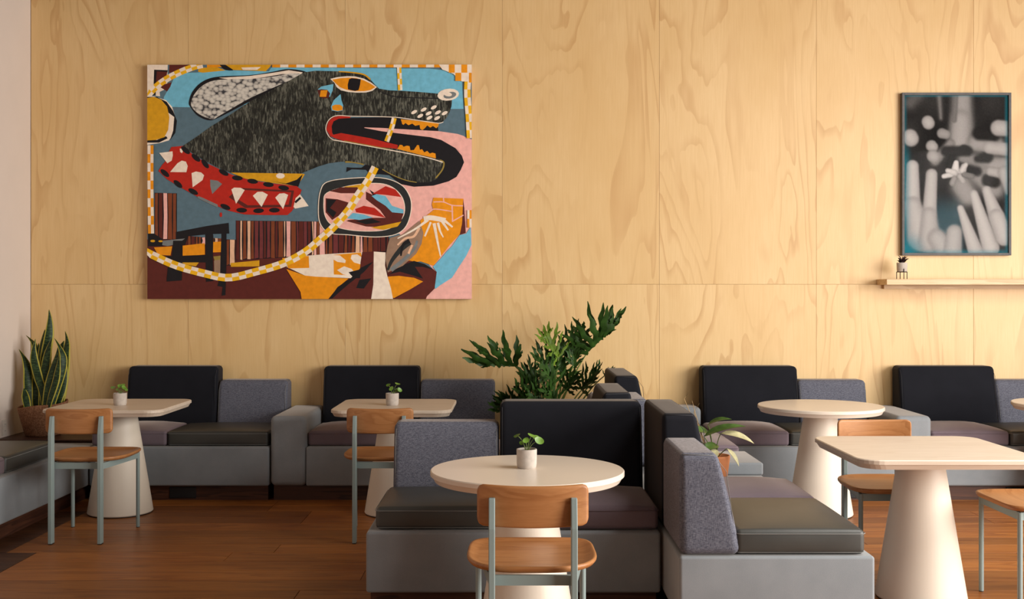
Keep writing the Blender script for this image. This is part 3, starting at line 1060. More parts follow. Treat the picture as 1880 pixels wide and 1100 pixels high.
cut_leaf((1088, 704), (1099, 674), 8.0, 8.0, 0.075, 0.7, 19, up=(-0.3, -0.7, 0.5), lobes=4, a0=40)
cut_leaf((1022, 738), (1008, 716), 7.55, 7.45, 0.13, 0.2, 21, up=(0.1, -0.8, 0.4), lobes=5)
cut_leaf((1000, 668), (1022, 650), 7.95, 7.95, 0.14, 0.2, 22, up=(-0.1, -0.8, 0.4), lobes=5)
cut_leaf((985, 705), (972, 686), 7.85, 7.85, 0.12, 0.2, 31, up=(0.2, -0.8, 0.4), lobes=5, a0=85)
cut_leaf((1035, 690), (1030, 668), 7.85, 7.8, 0.13, 0.2, 32, up=(0, -0.8, 0.4), lobes=5, a0=90)
cut_leaf((1000, 742), (980, 728), 7.5, 7.42, 0.13, 0.2, 33, up=(0.2, -0.8, 0.4), lobes=5, a0=90)
cut_leaf((940, 746), (915, 752), 7.7, 7.62, 0.12, 1.0, 34, up=(0.1, -0.3, 0.9), lobes=5, a0=85)
cut_leaf((1110, 690), (1123, 677), 8.2, 8.2, 0.04, 0.3, 23, up=(-0.1, -0.8, 0.4), lobes=3)

# ------------------------------------------------------------------ shelf, its plant, outlet on the left wall
sh = thing('wall_shelf', 'pale wooden wall shelf below the framed photograph', 'shelf', (2.83, WY, 1.525))
obj('board', rbox(0, 3.2, -0.235, -0.001, 0, 0.043, 0.002, 1, 1), M['ply_edge'], sh, False)
obj('cleat', box(0.05, 3.15, -0.03, -0.001, -0.03, 0.0), M['ply_edge'], sh, False)

pp = thing('potted_purple_plant', 'tiny purple-leaved plant in a pot on a black wire stand', 'plant', (2.975, 8.31, 1.5685))
st = obj('stand', join(*[tube([(0.040 * math.cos(a), 0.040 * math.sin(a), 0), (0.040 * math.cos(a), 0.040 * math.sin(a), 0.078 if a > 4 and a < 5 else 0.055)], 0.003, 6)
                         for a in (PI * 1.5, PI * 0.03, PI * 0.97, PI / 2)],
                       tube([(-0.04, 0, 0.054), (0.04, 0, 0.054)], 0.003, 6), tube([(0, -0.04, 0.054), (0, 0.04, 0.054)], 0.003, 6)), M['black'], pp)
obj('pot', lathe([(0.035, 0.057), (0.0375, 0.06), (0.040, 0.122), (0.039, 0.125), (0.035, 0.125), (0.034, 0.115)], 28), M['concrete'], pp)
obj('soil', lathe([(0.033, 0.10), (0.0335, 0.118), (0.02, 0.12)], 16), M['soil'], pp)
rl = random.Random(4)
for k in range(20):
    a = rl.uniform(0, 2 * PI)
    q = rl.uniform(0.3, 1.0)
    p0 = (0.018 * q * math.cos(a), 0.018 * q * math.sin(a), 0.122)
    p1 = (0.056 * q * math.cos(a), 0.056 * q * math.sin(a), 0.125 + rl.uniform(-0.012, 0.05) * (1.3 - q * 0.7) + 0.012)
    obj('leaf', blade(p0, p1, (0, -0.3, 0.9), rl.uniform(0.007, 0.012), 0.4, 5), M['purple_leaf'], pp)

ot = thing('wall_outlet', 'pale outlet plate low on the left white wall', 'outlet', (XL, 8.02, 0.47))
obj('plate', rbox(0, 0.006, -0.036, 0.036, -0.058, 0.058, 0.002, 1, 1), M['outlet'], ot, False)
for z in (-0.024, 0.024):
    so = obj('socket', rbox(0.004, 0.009, -0.017, 0.017, z - 0.015, z + 0.015, 0.002, 1, 1), M['outlet'], ot, False)
    obj('slot', join(box(0.0085, 0.0095, -0.008, -0.006, z - 0.004, z + 0.006), box(0.0085, 0.0095, 0.006, 0.008, z - 0.004, z + 0.006)), M['black'], so, False)

# ------------------------------------------------------------------ the large painting
PD = 8.405                                   # depth of the painted face
PX0, PX1, PY0, PY1 = 270.5, 866.0, 119.0, 549.0
PC = Vector(((PX0 - CX) * PD / F, PD, H - (PY1 - CY) * PD / F))     # lower left corner
PS = PD / F
pg = thing('painting', 'large colourful painting of a dark dog with a spiked red collar', 'painting', PC)
PWd, PHt = (PX1 - PX0) * PS, (PY1 - PY0) * PS
obj('canvas', rbox(0, PWd, 0.0, 0.05, 0, PHt, 0.003, 1, 1), mat_plain('canvas_edge', s2l((205, 175, 150)), 0.8, 0.2), pg, False)
GAIN = 1.25


def paint(name, rgb, var=0.10, scale=25):
    c = tuple(min(1, q * GAIN) for q in s2l(rgb))
    return mat_plain('paint_' + name, c, 0.55, 0.3, var, scale)


PC_ = {k: paint(k, v) for k, v in dict(sky=(105, 172, 196), slate=(82, 106, 118), pink=(224, 166, 156), maroon=(84, 32, 26), orange=(216, 136, 14), mustard=(200, 146, 22),
                                       cream=(226, 208, 190), black=(20, 18, 22), red=(170, 34, 22), brown=(116, 58, 32), plum=(104, 46, 46), tan=(214, 170, 138), grey=(112, 116, 116),
                                       yellow=(222, 168, 20), greybrown=(140, 112, 92), char=(38, 40, 40), olive=(140, 120, 55)).items()}


def mat_fur():
    t = NT('paint_fur')
    big = t.noise(t.coords((1, 1, 1)), 5, 4, 0.6)
    v = t.n('ShaderNodeTexCoord')
    mp = t.n('ShaderNodeMapping', Scale=(75, 1, 16), Rotation=(0, -0.35, 0))
    t.l(v.outputs['Object'], mp.inputs['Vector'])
    f = t.noise(mp.outputs[0], 1.0, 3, 0.6, 0.9)
    f2 = t.mathn('ADD', t.mathn('MULTIPLY', f, 0.7), t.mathn('MULTIPLY', big, 0.32))
    return t.fin(t.ramp(f2, [(0.42, (0.012, 0.012, 0.010)), (0.52, (0.035, 0.036, 0.028)), (0.62, (0.16, 0.16, 0.125))]), 0.5, 0.3)


def mat_dabs():
    t = NT('paint_white_dabs')
    v = t.n('ShaderNodeTexVoronoi', Scale=1.0)
    t.l(t.coords((32, 1, 42)), v.inputs['Vector'])
    return t.fin(t.ramp(v.outputs['Distance'], [(0.30, (0.70, 0.66, 0.58)), (0.62, (0.50, 0.47, 0.42)), (0.85, (0.05, 0.05, 0.055))]), 0.55, 0.3)


PC_['fur'] = mat_fur()
PC_['dabs'] = mat_dabs()
layer = [0]


def painted(name, shapes):
    """one motif: shapes are (colour, polygon in picture points[, smooth]); later ones lie on top by a paint film's thickness"""
    me = bpy.data.meshes.new(name)
    bm = bmesh.new()
    mats = []
    for sh_ in shapes:
        col, pts = sh_[0], sh_[1]
        if len(sh_) > 2 and sh_[2]:
            pts = [tuple(p) for p in crom(pts, 5, True)]
        layer[0] += 1
        yy = -0.0004 - 0.000022 * layer[0]
        if PC_[col] not in mats:
            mats.append(PC_[col])
        vs = []
        for x, y in pts:
            x = max(PX0, min(PX1, x))
            y = max(PY0, min(PY1, y))
            vs.append(bm.verts.new(((x - PX0) * PS, yy, (PY1 - y) * PS)))
        try:
            f = bm.faces.new(vs)
        except ValueError:
            continue
        f.normal_update()
        if f.normal.y > 0:
            f.normal_flip()
        f.material_index = mats.index(PC_[col])
    bmesh.ops.triangulate(bm, faces=bm.faces[:])
    bm.to_mesh(me)
    bm.free()
    for m in mats:
        me.materials.append(m)
    return link(name, me, None, pg)


def stroke(pts, wd, n=5):
    P = crom(pts, n) if len(pts) > 2 else [Vector(p) for p in pts]
    ww = wd if isinstance(wd, (list, tuple)) else (wd, wd)
    L, R = [], []
    for i, p in enumerate(P):
        t = (P[min(i + 1, len(P) - 1)] - P[max(i - 1, 0)]).normalized()
        w_ = (ww[0] + (ww[1] - ww[0]) * i / (len(P) - 1)) / 2
        nn = Vector((-t.y, t.x)) * w_
        L.append(tuple(p + nn))
        R.append(tuple(p - nn))
    return L + R[::-1]


def checker(pts, wd, cell, rows=2, a='cream', b='yellow'):
    P = crom(pts, 12)
    # resample by length
    acc = [0]
    for i in range(1, len(P)):
        acc.append(acc[-1] + (P[i] - P[i - 1]).length)
    n = max(1, round(acc[-1] / cell))

    def at_(s):
        for i in range(1, len(P)):
            if acc[i] >= s or i == len(P) - 1:
                k = (s - acc[i - 1]) / max(1e-6, acc[i] - acc[i - 1])
                p = P[i - 1].lerp(P[i], k)
                t = (P[i] - P[i - 1]).normalized()
                return p, Vector((-t.y, t.x))
    S = [at_(acc[-1] * k / n) for k in range(n + 1)]
    out = []
    for k in range(n):
        for r_ in range(rows):
            u0, u1 = -wd / 2 + wd * r_ / rows, -wd / 2 + wd * (r_ + 1) / rows
            (p, m), (q, o) = S[k], S[k + 1]
            out.append((a if (k + r_) % 2 else b, [tuple(p + m * u0), tuple(p + m * u1), tuple(q + o * u1), tuple(q + o * u0)]))
    return out


def ell(cx, cy, rx, ry, rot=0, n=14):
    c, s = math.cos(rot), math.sin(rot)
    return [(cx + rx * math.cos(a) * c - ry * math.sin(a) * s, cy + rx * math.cos(a) * s + ry * math.sin(a) * c) for a in [2 * PI * k / n for k in range(n)]]


def q5(ox, oy, pts):
    return [(ox + x / 5, oy + y / 5) for x, y in pts]


def A(*p):
    return q5(260, 110, p)


def B(*p):
    return q5(560, 110, p)


def C3(*p):
    return q5(260, 330, p)


def D4(*p):
    return q5(560, 330, p)


painted('painted_ground', [
    ('slate', [(PX0, PY0), (PX1, PY0), (PX1, PY1), (PX0, PY1)]),
    ('sky', [(298, 196), (301, 178), (314, 156), (320, 142), (334, 134), (364, 133), (414, 129), (494, 131), (498, 124), (790, 126), (814, 129), (832, 136), (848, 148), (851, 200), (640, 201), (500, 190), (348, 197)]),
    ('maroon', [(PX0, 440), (325, 436), (430, 440), (560, 460), (720, 455), (790, 549), (PX0, 549)]),
    ('pink', [(740, 250), (806, 242), (840, 246), (PX1, 256), (PX1, 549), (782, 549), (800, 500), (748, 440), (720, 420), (730, 330)]),
])
painted('painted_corner', [
    ('cream', [(PX0, PY0), (308, PY0), (307, 162), (PX0, 180)]),
    ('black', A((115, 90), (240, 95), (235, 120), (130, 230), (110, 220))),
    ('maroon', A((140, 105), (235, 110), (230, 150), (130, 215))),
    ('maroon', A((255, 45), (440, 42), (430, 80), (250, 120))),
    ('black', A((75, 300), (130, 285), (140, 320), (80, 330))),
    ('maroon', A((170, 235), (275, 205), (265, 245), (235, 290), (170, 250))),
    ('cream', A((130, 290), (165, 290), (170, 335), (130, 330))),
    ('mustard', A((520, 75), (690, 65), (770, 97), (560, 118), (520, 110))),
    ('mustard', A((770, 42), (1195, 42), (1140, 105), (1000, 98), (830, 92), (775, 80))),
    ('cream', A((915, 70), (1095, 65), (1060, 92), (930, 92))),
    ('black', A((710, 45), (765, 45), (800, 65), (840, 95), (770, 92)), True),
    ('orange', A((600, 42), (715, 42), (735, 65), (600, 70))),
    *checker([(271, 176), (288, 158), (308, 144), (332, 132), (358, 122), (372, 119)], 12, 11),
])
painted('painted_disc', [
    ('cream', [(PX0, 176), (284, 177), (305, 184), (316, 196), (322, 215), (320, 245), (310, 258), (292, 263), (PX0, 266)]),
    ('black', [(PX0, 178), (288, 178), (306, 187), (318, 204), (325, 222), (322, 244), (312, 258), (318, 240), (320, 215), (308, 206), (304, 196), (PX0, 180)]),
    ('black', [(PX0, 257), (288, 257), (305, 250), (308, 254), (292, 262), (PX0, 262)]),
    ('mustard', [(PX0, 180), (283, 178), (296, 183), (307, 196), (311, 215), (309, 238), (302, 252), (286, 257), (PX0, 258)]),
])
rs = random.Random(5)


def stripes(x0, x1, yt0, yt1, yb0, yb1, n):
    out = [('black', [(x0, yt0), (x1, yt1), (x1, yb1), (x0, yb0)])]
    xs = x0
    wds = [rs.uniform(0.6, 1.4) for _ in range(n)]
    k = (x1 - x0) / sum(wds)
    for i, q in enumerate(wds):
        xe = xs + q * k
        t = (xs - x0) / (x1 - x0)
        a, b = yt0 + (yt1 - yt0) * t, yb0 + (yb1 - yb0) * t
        c = ['brown', 'maroon', 'plum', 'brown', 'tan', 'maroon', 'plum', 'brown', 'pink'][(i * 4 + rs.randrange(2)) % 9]
        g = rs.uniform(0.6, 1.6)
        out.append((c, [(xs + g * 0.5, a + rs.uniform(0, 1)), (xe - g, a + 0.5), (xe - g + rs.uniform(-1, 1), (a + b) / 2), (xe - g * 0.8, b - rs.uniform(0, 3)),
                        (xs + g * 0.3, b - 1), (xs + g + rs.uniform(-1, 1), (a + b) / 2)]))
        xs = xe
    return out


painted('painted_planks', stripes(284, 325, 354, 355, 440, 440, 5) + stripes(416, 432, 440, 440, 488, 486, 2) + stripes(433, 714, 405, 408, 478, 462, 38) +
        stripes(345, 378, 433, 436, 452, 448, 5) + stripes(390, 408, 436, 438, 446, 446, 3))
painted('painted_bench', [
    ('black', C3((315, 480), (600, 425), (800, 396), (806, 495), (620, 500), (430, 520), (400, 600), (315, 600))),
    ('slate', C3((655, 503), (733, 500), (733, 540), (655, 535))),
    ('orange', C3((655, 572), (733, 568), (728, 665), (655, 668))),
    ('orange', C3((115, 622), (282, 612), (266, 696), (150, 690))),
    ('orange', C3((378, 606), (580, 583), (582, 688), (378, 702))),
    ('mustard', C3((818, 765), (1082, 740), (1082, 796), (820, 800))),
    ('mustard', C3((370, 760), (530, 755), (500, 795), (400, 780))),
    ('black', C3((180, 705), (590, 690), (590, 760), (240, 760))),
    ('black', C3((60, 495), (118, 495), (190, 545), (200, 610), (60, 612))),
    ('grey', C3((195, 560), (400, 540), (330, 590), (240, 610), (190, 600))),
    ('mustard', [tuple(p) for p in q5(260, 330, ell(103, 563, 22, 11))]),
    ('mustard', [tuple(p) for p in q5(260, 330, ell(175, 565, 20, 9))]),
    ('black', C3((290, 560), (378, 560), (375, 760), (370, 925), (230, 935), (240, 820), (280, 700))),
    ('black', C3((585, 430), (645, 430), (660, 520), (655, 720), (660, 930), (592, 938))),
    ('black', C3((735, 430), (780, 430), (780, 760), (770, 1060), (735, 1065), (745, 985), (697, 975), (720, 900))),
    ('greybrown', C3((665, 745), (725, 705), (722, 860), (668, 850))),
    ('olive', C3((660, 705), (725, 698), (722, 735), (670, 740))),
    ('red', [tuple(p) for p in q5(260, 330, ell(729, 322, 12, 22))]),
])
painted('painted_ear', [
    ('black', [(347, 188), (354, 168), (372, 150), (400, 141), (460, 138), (500, 132), (530, 127), (562, 132), (558, 142), (520, 158), (460, 186), (404, 215), (384, 221), (364, 213), (351, 198)], True),
    ('cream', [(402, 143), (460, 139.5), (500, 134), (530, 129), (556, 133), (552, 137), (520, 136), (460, 146), (425, 147)]),
    ('dabs', [(351, 188), (358, 172), (374, 156), (400, 147), (460, 145), (500, 141), (535, 135), (552, 138), (518, 154), (460, 180), (404, 212), (390, 219), (368, 211), (354, 199)], True),
])
painted('painted_head', [
    ('fur', [(558, 133), (528, 150), (495, 168), (460, 186), (424, 210), (388, 232), (360, 252), (336, 268), (360, 286), (400, 308), (426, 318), (490, 318), (550, 320), (572, 311), (584, 306), (604, 300), (626, 297),
             (650, 298), (664, 301), (684, 305), (700, 309), (715, 317), (730, 326), (760, 332), (785, 334), (800, 329), (810, 318), (815, 308), (817, 298), (809, 293), (730, 274), (680, 266), (632, 258), (610, 254), (602, 247),
             (599, 238), (602, 225), (611, 216), (644, 213), (704, 214), (736, 217), (770, 221), (806, 226), (813, 224), (820, 216), (826, 205), (829, 195), (830, 184), (804, 172), (770, 169), (740, 167), (715, 166), (696, 163), (688, 155),
             (680, 146), (668, 136), (645, 133), (620, 131), (580, 130)]),
    ('black', stroke([(690, 163), (706, 172), (730, 178), (770, 180), (806, 181)], (1, 2))),
    ('mustard', stroke([(622, 131.5), (645, 133), (668, 137), (680, 146)], (2, 3))),
    ('olive', stroke([(634, 297.5), (650, 298), (668, 302)], 3)),
])
painted('painted_jaws', [
    ('black', [(700, 309), (715, 317), (730, 326), (760, 332), (785, 334), (800, 329), (812, 314), (816, 298), (808, 293), (730, 272), (632, 256), (613, 248), (606, 236), (610, 222), (620, 217), (720, 215), (736, 218),
               (804, 232), (805, 241), (792, 250), (810, 257), (836, 272), (848, 286), (852, 298), (846, 312), (838, 325), (824, 333), (796, 341), (760, 343), (735, 338), (715, 322), (680, 318), (672, 310)]),
    ('black', B((385, 985), (430, 990), (520, 990), (560, 960), (700, 1000), (720, 1050), (600, 1050), (560, 1010), (430, 1005), (380, 1030))),
    ('fur', [(700, 310), (720, 320), (738, 330), (762, 335), (788, 335), (803, 328), (813, 312), (815, 299), (806, 295), (730, 275), (684, 268), (640, 262), (640, 296), (664, 300)]),
    ('olive', stroke([(702, 311), (722, 322), (745, 331), (765, 335)], 1.6)),
    ('olive', stroke([(800, 327), (812, 312), (815, 299), (808, 294)], 2.6)),
    ('pink', [(669, 234), (700, 235), (732, 237), (770, 239), (806, 241), (840, 246), (852, 250), (846, 280), (836, 272), (810, 257), (790, 252), (740, 246), (700, 241), (669, 235)]),
    ('red', B((196, 640), (215, 570), (255, 530), (310, 514), (420, 517), (415, 534), (310, 540), (262, 565), (245, 610), (250, 670), (270, 712), (235, 705))),
    ('red', B((250, 690), (330, 672), (600, 720), (740, 755), (852, 782), (850, 818), (600, 790), (360, 746), (260, 715))),
    ('cream', stroke(B((420, 518), (310, 511), (250, 527), (208, 570), (192, 640), (222, 705), (260, 735)), 1.4)),
    ('cream', stroke(B((260, 735), (360, 752), (600, 795), (800, 832), (1000, 870), (1150, 905), (1265, 940)), 1.8)),
    ('olive', stroke(B((360, 744), (600, 788), (780, 822)), 1.6)),
    ('cream', stroke(B((420, 518), (700, 522), (860, 530), (1000, 550), (1150, 572), (1230, 582), (1270, 570)), 1.4)),
    ('orange', B((880, 545), (1000, 556), (1230, 586), (1222, 612), (1205, 628), (1175, 608), (1150, 622), (1122, 602), (1100, 628), (1078, 645), (1058, 634), (1052, 597), (1012, 606), (985, 585), (950, 600), (922, 580), (905, 597), (893, 590))),
    ('orange', B((848, 818), (870, 780), (892, 782), (905, 798), (935, 788), (960, 792), (968, 830), (1000, 828), (1030, 782), (1046, 784), (1055, 826), (1075, 820), (1095, 850), (1122, 836), (1145, 860), (1170, 852), (1198, 860), (1202, 905), (1050, 870))),
])
painted('painted_eye', [
    ('cream', B((232, 175), (300, 158), (390, 150), (460, 152), (540, 172), (610, 210), (660, 250), (620, 285), (560, 300), (480, 302), (400, 296), (330, 280), (290, 250), (270, 210))),
    ('orange', B((250, 182), (330, 168), (400, 164), (470, 168), (540, 188), (600, 218), (648, 250), (600, 278), (540, 288), (460, 288), (380, 275), (320, 252), (280, 215))),
    ('black', B((405, 178), (430, 168), (512, 178), (506, 230), (492, 278), (460, 286), (395, 272), (392, 230))),
    ('sky', B((118, 272), (150, 245), (262, 222), (255, 280), (228, 342), (180, 300))),
    ('maroon', B((115, 278), (150, 270), (205, 275), (232, 310), (215, 350), (165, 356), (130, 330))),
    ('orange', B((145, 280), (208, 278), (195, 340), (135, 340))),
    ('sky', B((326, 315), (335, 370), (352, 420), (346, 465), (300, 474), (246, 465), (238, 430), (265, 370))),
    ('orange', B((248, 425), (275, 412), (320, 412), (346, 430), (345, 462), (300, 470), (252, 460))),
])
painted('painted_nose', [
    ('cream', ell(823, 174, 20, 11, -0.12)),
    ('grey', ell(826, 175, 12, 6, -0.2)),
    ('cream', ell(822, 173, 8, 4, 0.2)),
])
for x, y in ((1002, 480), (1090, 457), (1182, 437), (1058, 515), (1135, 492), (1220, 483), (1282, 490), (1143, 532), (1213, 535)):
    painted('painted_whisker_mark', [('cream', q5(560, 110, ell(x, y, 30, 15, -0.5)))])
painted('painted_collar', [
    ('mustard', [(424, 317), (556, 319), (560, 320), (546, 342), (500, 336), (450, 328)]),
    ('cream', ell(515, 323, 8, 5)),
    ('black', [(500, 333), (525, 337), (545, 330), (556, 320), (548, 343)]),
    ('red', [(291, 314), (298, 303), (306, 294), (311, 278), (315, 270), (336, 268), (352, 282), (376, 298), (404, 311), (426, 321), (460, 331), (500, 337), (545, 342), (554, 349), (550, 360), (546, 372), (536, 388),
             (528, 395), (490, 395), (450, 394), (420, 387), (400, 379), (380, 370), (364, 362), (335, 346), (308, 330)]),
    ('maroon', [(440, 345), (540, 350), (535, 380), (450, 382), (420, 362)]),
    ('red', [(446, 349), (535, 353), (530, 376), (455, 377), (430, 362)]),
    ('grey', C3((630, 0), (700, 10), (740, 40), (650, 132), (632, 60))),
    ('grey', C3((520, 150), (560, 165), (700, 230), (700, 256), (600, 210), (515, 168))),
] + [('cream', q) for q in (A((163, 855), (285, 840), (288, 880), (278, 925), (238, 950)), A((263, 1030), (330, 950), (370, 925), (408, 935), (425, 975), (412, 1032)),
                             [(352, 318), (360, 315), (370, 317), (375, 322), (372, 331), (354, 344)], C3((825, 90), (850, 73), (910, 75), (948, 95), (868, 222)),
                             C3((1022, 148), (1065, 112), (1110, 110), (1160, 138), (1102, 250)), C3((1228, 165), (1265, 128), (1310, 124), (1346, 140), (1300, 270)),
                             C3((1395, 250), (1415, 170), (1455, 134), (1490, 180), (1534, 242), (1410, 266)), A((352, 815), (365, 815), (380, 840), (372, 858), (355, 845)))] +
    [('black', ell(x, y, 10, 4.5, r_)) for x, y, r_ in ((303, 318, 0.7), (327, 338, 0.7), (355, 352, 0.5), (414, 380, 0.4), (444, 386, 0.05), (475, 387, -0.05), (504, 386, 0.0), (341, 276, 0.7), (360, 290, 0.7), (377, 301, 0.9), (411, 317, 0.5),
                                                        (436, 327, 0.1), (464, 333, 0.15), (493, 339, 0.1), (521, 345, 0.15))] + [('black', stroke(C3((1410, 210), (1460, 165)), 4))])
painted('painted_cloth', [
    ('orange', D4((1180, 165), (1455, 175), (1455, 300), (1440, 480), (1330, 600), (1180, 790), (1060, 750), (900, 770), (1000, 680), (1080, 530), (1058, 375), (1180, 280), (1165, 230))),
    ('maroon', D4((1452, 178), (1462, 260), (1476, 490), (1420, 508), (1442, 400))),
    ('pink', stroke(D4((1180, 205), (1270, 205), (1350, 235), (1450, 240)), 2)),
    ('pink', stroke(D4((1270, 165), (1275, 205)), 2)),
    ('pink', stroke(D4((1350, 235), (1355, 380)), 2.5)),
    ('pink', stroke(D4((1140, 285), (1200, 270), (1340, 290), (1360, 290)), 2)),
    ('pink', stroke(D4((1350, 385), (1455, 325)), 2)),
    ('sky', D4((1522, 432), (1528, 598), (1480, 700), (1420, 790), (1350, 900), (1240, 970), (1200, 1002), (1178, 980), (1195, 900), (1210, 850), (1175, 800), (1250, 720), (1300, 660), (1350, 610), (1420, 508), (1480, 495))),
    ('orange', D4((-170, 820), (0, 880), (130, 890), (400, 908), (300, 990), (215, 1095), (-30, 1095), (-40, 1030))),
    ('orange', D4((760, 890), (900, 880), (1000, 900), (1085, 935), (980, 1000), (820, 1085), (760, 1085))),
    ('cream', D4((-170, 800), (-20, 700), (250, 680), (530, 665), (520, 890), (430, 905), (100, 890), (0, 880))),
    ('orange', D4((-210, 720), (35, 700), (40, 810), (-150, 815))),
    ('orange', D4((262, 690), (515, 668), (525, 730), (500, 890), (430, 880), (265, 870))),
    ('cream', D4((240, 690), (320, 695), (375, 740), (370, 765), (300, 755), (240, 720))),
    ('cream', D4((430, 690), (480, 685), (530, 720), (520, 780), (450, 760), (420, 725))),
    ('cream', D4((295, 830), (360, 795), (430, 820), (460, 860), (450, 890), (350, 870))),
    ('maroon', D4((525, 665), (632, 660), (630, 760), (500, 870), (510, 760))),
    ('maroon', D4((632, 745), (632, 1095), (225, 1095), (300, 990), (440, 900), (520, 820))),
    ('black', D4((225, 1092), (300, 985), (420, 905), (510, 810), (630, 750), (540, 850), (400, 960), (330, 1020), (250, 1092))),
    ('black', D4((500, 920), (610, 905), (540, 1000), (470, 995))),
    ('black', D4((400, 850), (520, 820), (505, 905), (450, 905))),
    ('cream', D4((632, 660), (740, 668), (735, 790), (755, 880), (790, 1000), (808, 1095), (608, 1095), (628, 960))),
    ('maroon', D4((755, 870), (820, 800), (960, 742), (1080, 770), (1210, 845), (1190, 1000), (1100, 1090), (830, 1090), (1085, 935), (1000, 900), (880, 885))),
    ('black', D4((770, 870), (880, 790), (1000, 745), (1100, 775), (1190, 830), (1080, 800), (1010, 800), (1085, 910), (960, 870), (870, 845))),
    ('greybrown', D4((780, 535), (900, 500), (1050, 378), (1088, 490), (1070, 590), (1020, 680), (900, 790), (760, 852), (738, 720), (760, 600))),
    ('char', stroke(D4((760, 830), (800, 740), (880, 640), (960, 570)), (4, 12))),
    ('tan', stroke(D4((850, 600), (920, 540), (1000, 520), (1050, 440)), (3, 5))),
    ('grey', stroke(D4((790, 830), (900, 740), (1000, 640), (1030, 560)), (8, 4))),
    ('black', stroke(D4((880, 700), (900, 600), (960, 560)), (3, 8))),
    ('tan', stroke(D4((950, 680), (985, 600)), 4)),
] + [('cream', stroke(D4(*p), w_)) for p, w_ in ((((1090, 360), (1160, 350), (1290, 375)), 9), (((1130, 370), (1000, 460), (850, 540)), (5, 2)), (((1155, 390), (1100, 520)), (4, 3)), (((1185, 400), (1215, 560), (1245, 705)), (6, 2)),
                                                     (((1220, 395), (1240, 470), (1270, 530)), (5, 2)), (((1260, 385), (1315, 465)), (5, 3)), (((1280, 375), (1355, 435)), (5, 3)))])
loop_o = [(600, 334), (640, 327), (700, 326), (736, 338), (753, 360), (756, 385), (747, 415), (727, 431), (690, 436), (640, 432), (604, 428), (587, 410), (584, 380), (588, 350)]
loop_i = [(600, 354), (640, 341), (690, 336), (720, 343), (740, 364), (743, 392), (728, 413), (700, 424), (650, 424), (612, 415), (597, 398), (594, 372)]


def shrink(pts, k):
    cx = sum(p[0] for p in pts) / len(pts)
    cy = sum(p[1] for p in pts) / len(pts)
    return [(cx + (x - cx) * (1 - k / abs(max(30, math.hypot(x - cx, y - cy)))), cy + (y - cy) * (1 - k / max(30, math.hypot(x - cx, y - cy)))) for x, y in pts]


painted('painted_loop', [
    ('cream', loop_o, True), ('char', shrink(loop_o, 1.6), True), ('cream', loop_i, True), ('pink', shrink(loop_i, 1.2), True),
    ('mustard', D4((360, 65), (500, 45), (520, 70), (400, 90))),
    ('maroon', D4((225, 105), (330, 70), (480, 70), (500, 100), (460, 125), (330, 125))),
    ('maroon', D4((190, 170), (300, 180), (400, 210), (360, 300), (250, 370), (190, 300))),
    ('black', D4((200, 180), (290, 185), (230, 260), (290, 300), (260, 350), (200, 290))),
    ('maroon', D4((560, 110), (640, 150), (760, 240), (905, 310), (880, 390), (740, 440), (560, 430), (380, 380), (400, 370), (620, 350), (740, 350), (690, 280), (560, 180))),
    ('black', D4((460, 380), (620, 360), (700, 390), (560, 410))),
    ('black', D4((590, 90), (650, 130), (720, 220), (640, 170))),
    ('red', D4((460, 270), (540, 240), (640, 260), (740, 350), (600, 320), (470, 300))),
    ('red', D4((620, 130), (740, 60), (830, 90), (885, 160), (740, 140))),
    ('sky', D4((385, 355), (440, 305), (540, 320), (625, 348), (500, 370))),
    ('sky', D4((612, 150), (660, 133), (740, 150), (800, 240), (905, 275), (905, 310), (800, 300), (740, 240), (660, 190))),
    ('mustard', D4((600, 440), (720, 420), (885, 385), (850, 430), (720, 462))),
])
painted('painted_rope', checker([(733, 124), (734, 145), (735, 166)], 8, 11))
painted('painted_rope', checker([(724, 217), (719, 236), (710, 260)], 9, 11))
painted('painted_rope', checker([(689, 307), (676, 332), (655, 362), (640, 386), (610, 420), (590, 438), (560, 463), (520, 484), (470, 499), (420, 510), (375, 502), (325, 488), (288, 472), (268, 462)], 14, 13))
painted('painted_border', checker([(500, 121.5), (650, 121.5), (812, 121.5)], 5.5, 15, 1, 'cream', 'orange') + checker([(860, 135), (858, 170), (861, 215), (863, 254)], 12, 14.5) +
        [('cream', [(806, 119), (866, 119), (866, 150), (848, 150), (832, 136), (812, 128)])] +
        [('orange', [(x, y), (x + 11, y), (x + 11, y + 15), (x, y + 15)]) for x, y in ((824, 119), (847, 119), (836, 134))] + [('orange', [(861, 134), (866, 134), (866, 152), (861, 152)])])
painted('painted_border', checker([(277, 267), (277, 350), (278, 429)], 11, 16, 2, 'cream', 'orange'))
painted('painted_border', checker([(862, 386), (862, 418)], 8, 16, 2, 'cream', 'orange'))

# ------------------------------------------------------------------ framed photograph
FD = 8.415
fx0_, fx1_, fy0_, fy1_ = 1656.5, 1857.0, 170.0, 469.0
fp = thing('framed_photograph', 'framed black and white photograph of hands and a flower with teal edges', 'picture', px3(fx0_, fy1_, FD))
fw, fh = (fx1_ - fx0_) * FD / F, (fy1_ - fy0_) * FD / F
bw_ = 0.019
for nm, bx_ in (('frame_side', (0, bw_, 0, fh)), ('frame_side', (fw - bw_, fw, 0, fh)), ('frame_rail', (bw_, fw - bw_, 0, bw_)), ('frame_rail', (bw_, fw - bw_, fh - bw_, fh))):
    obj(nm, rbox(bx_[0], bx_[1], 0, 0.044, bx_[2], bx_[3], 0.0015, 1, 1), M['frame'], fp, False)
NX, NZ = 150, 224


def ss(a, b, x):
    t = max(0.0, min(1.0, (x - a) / (b - a)))
    return t * t * (3 - 2 * t)


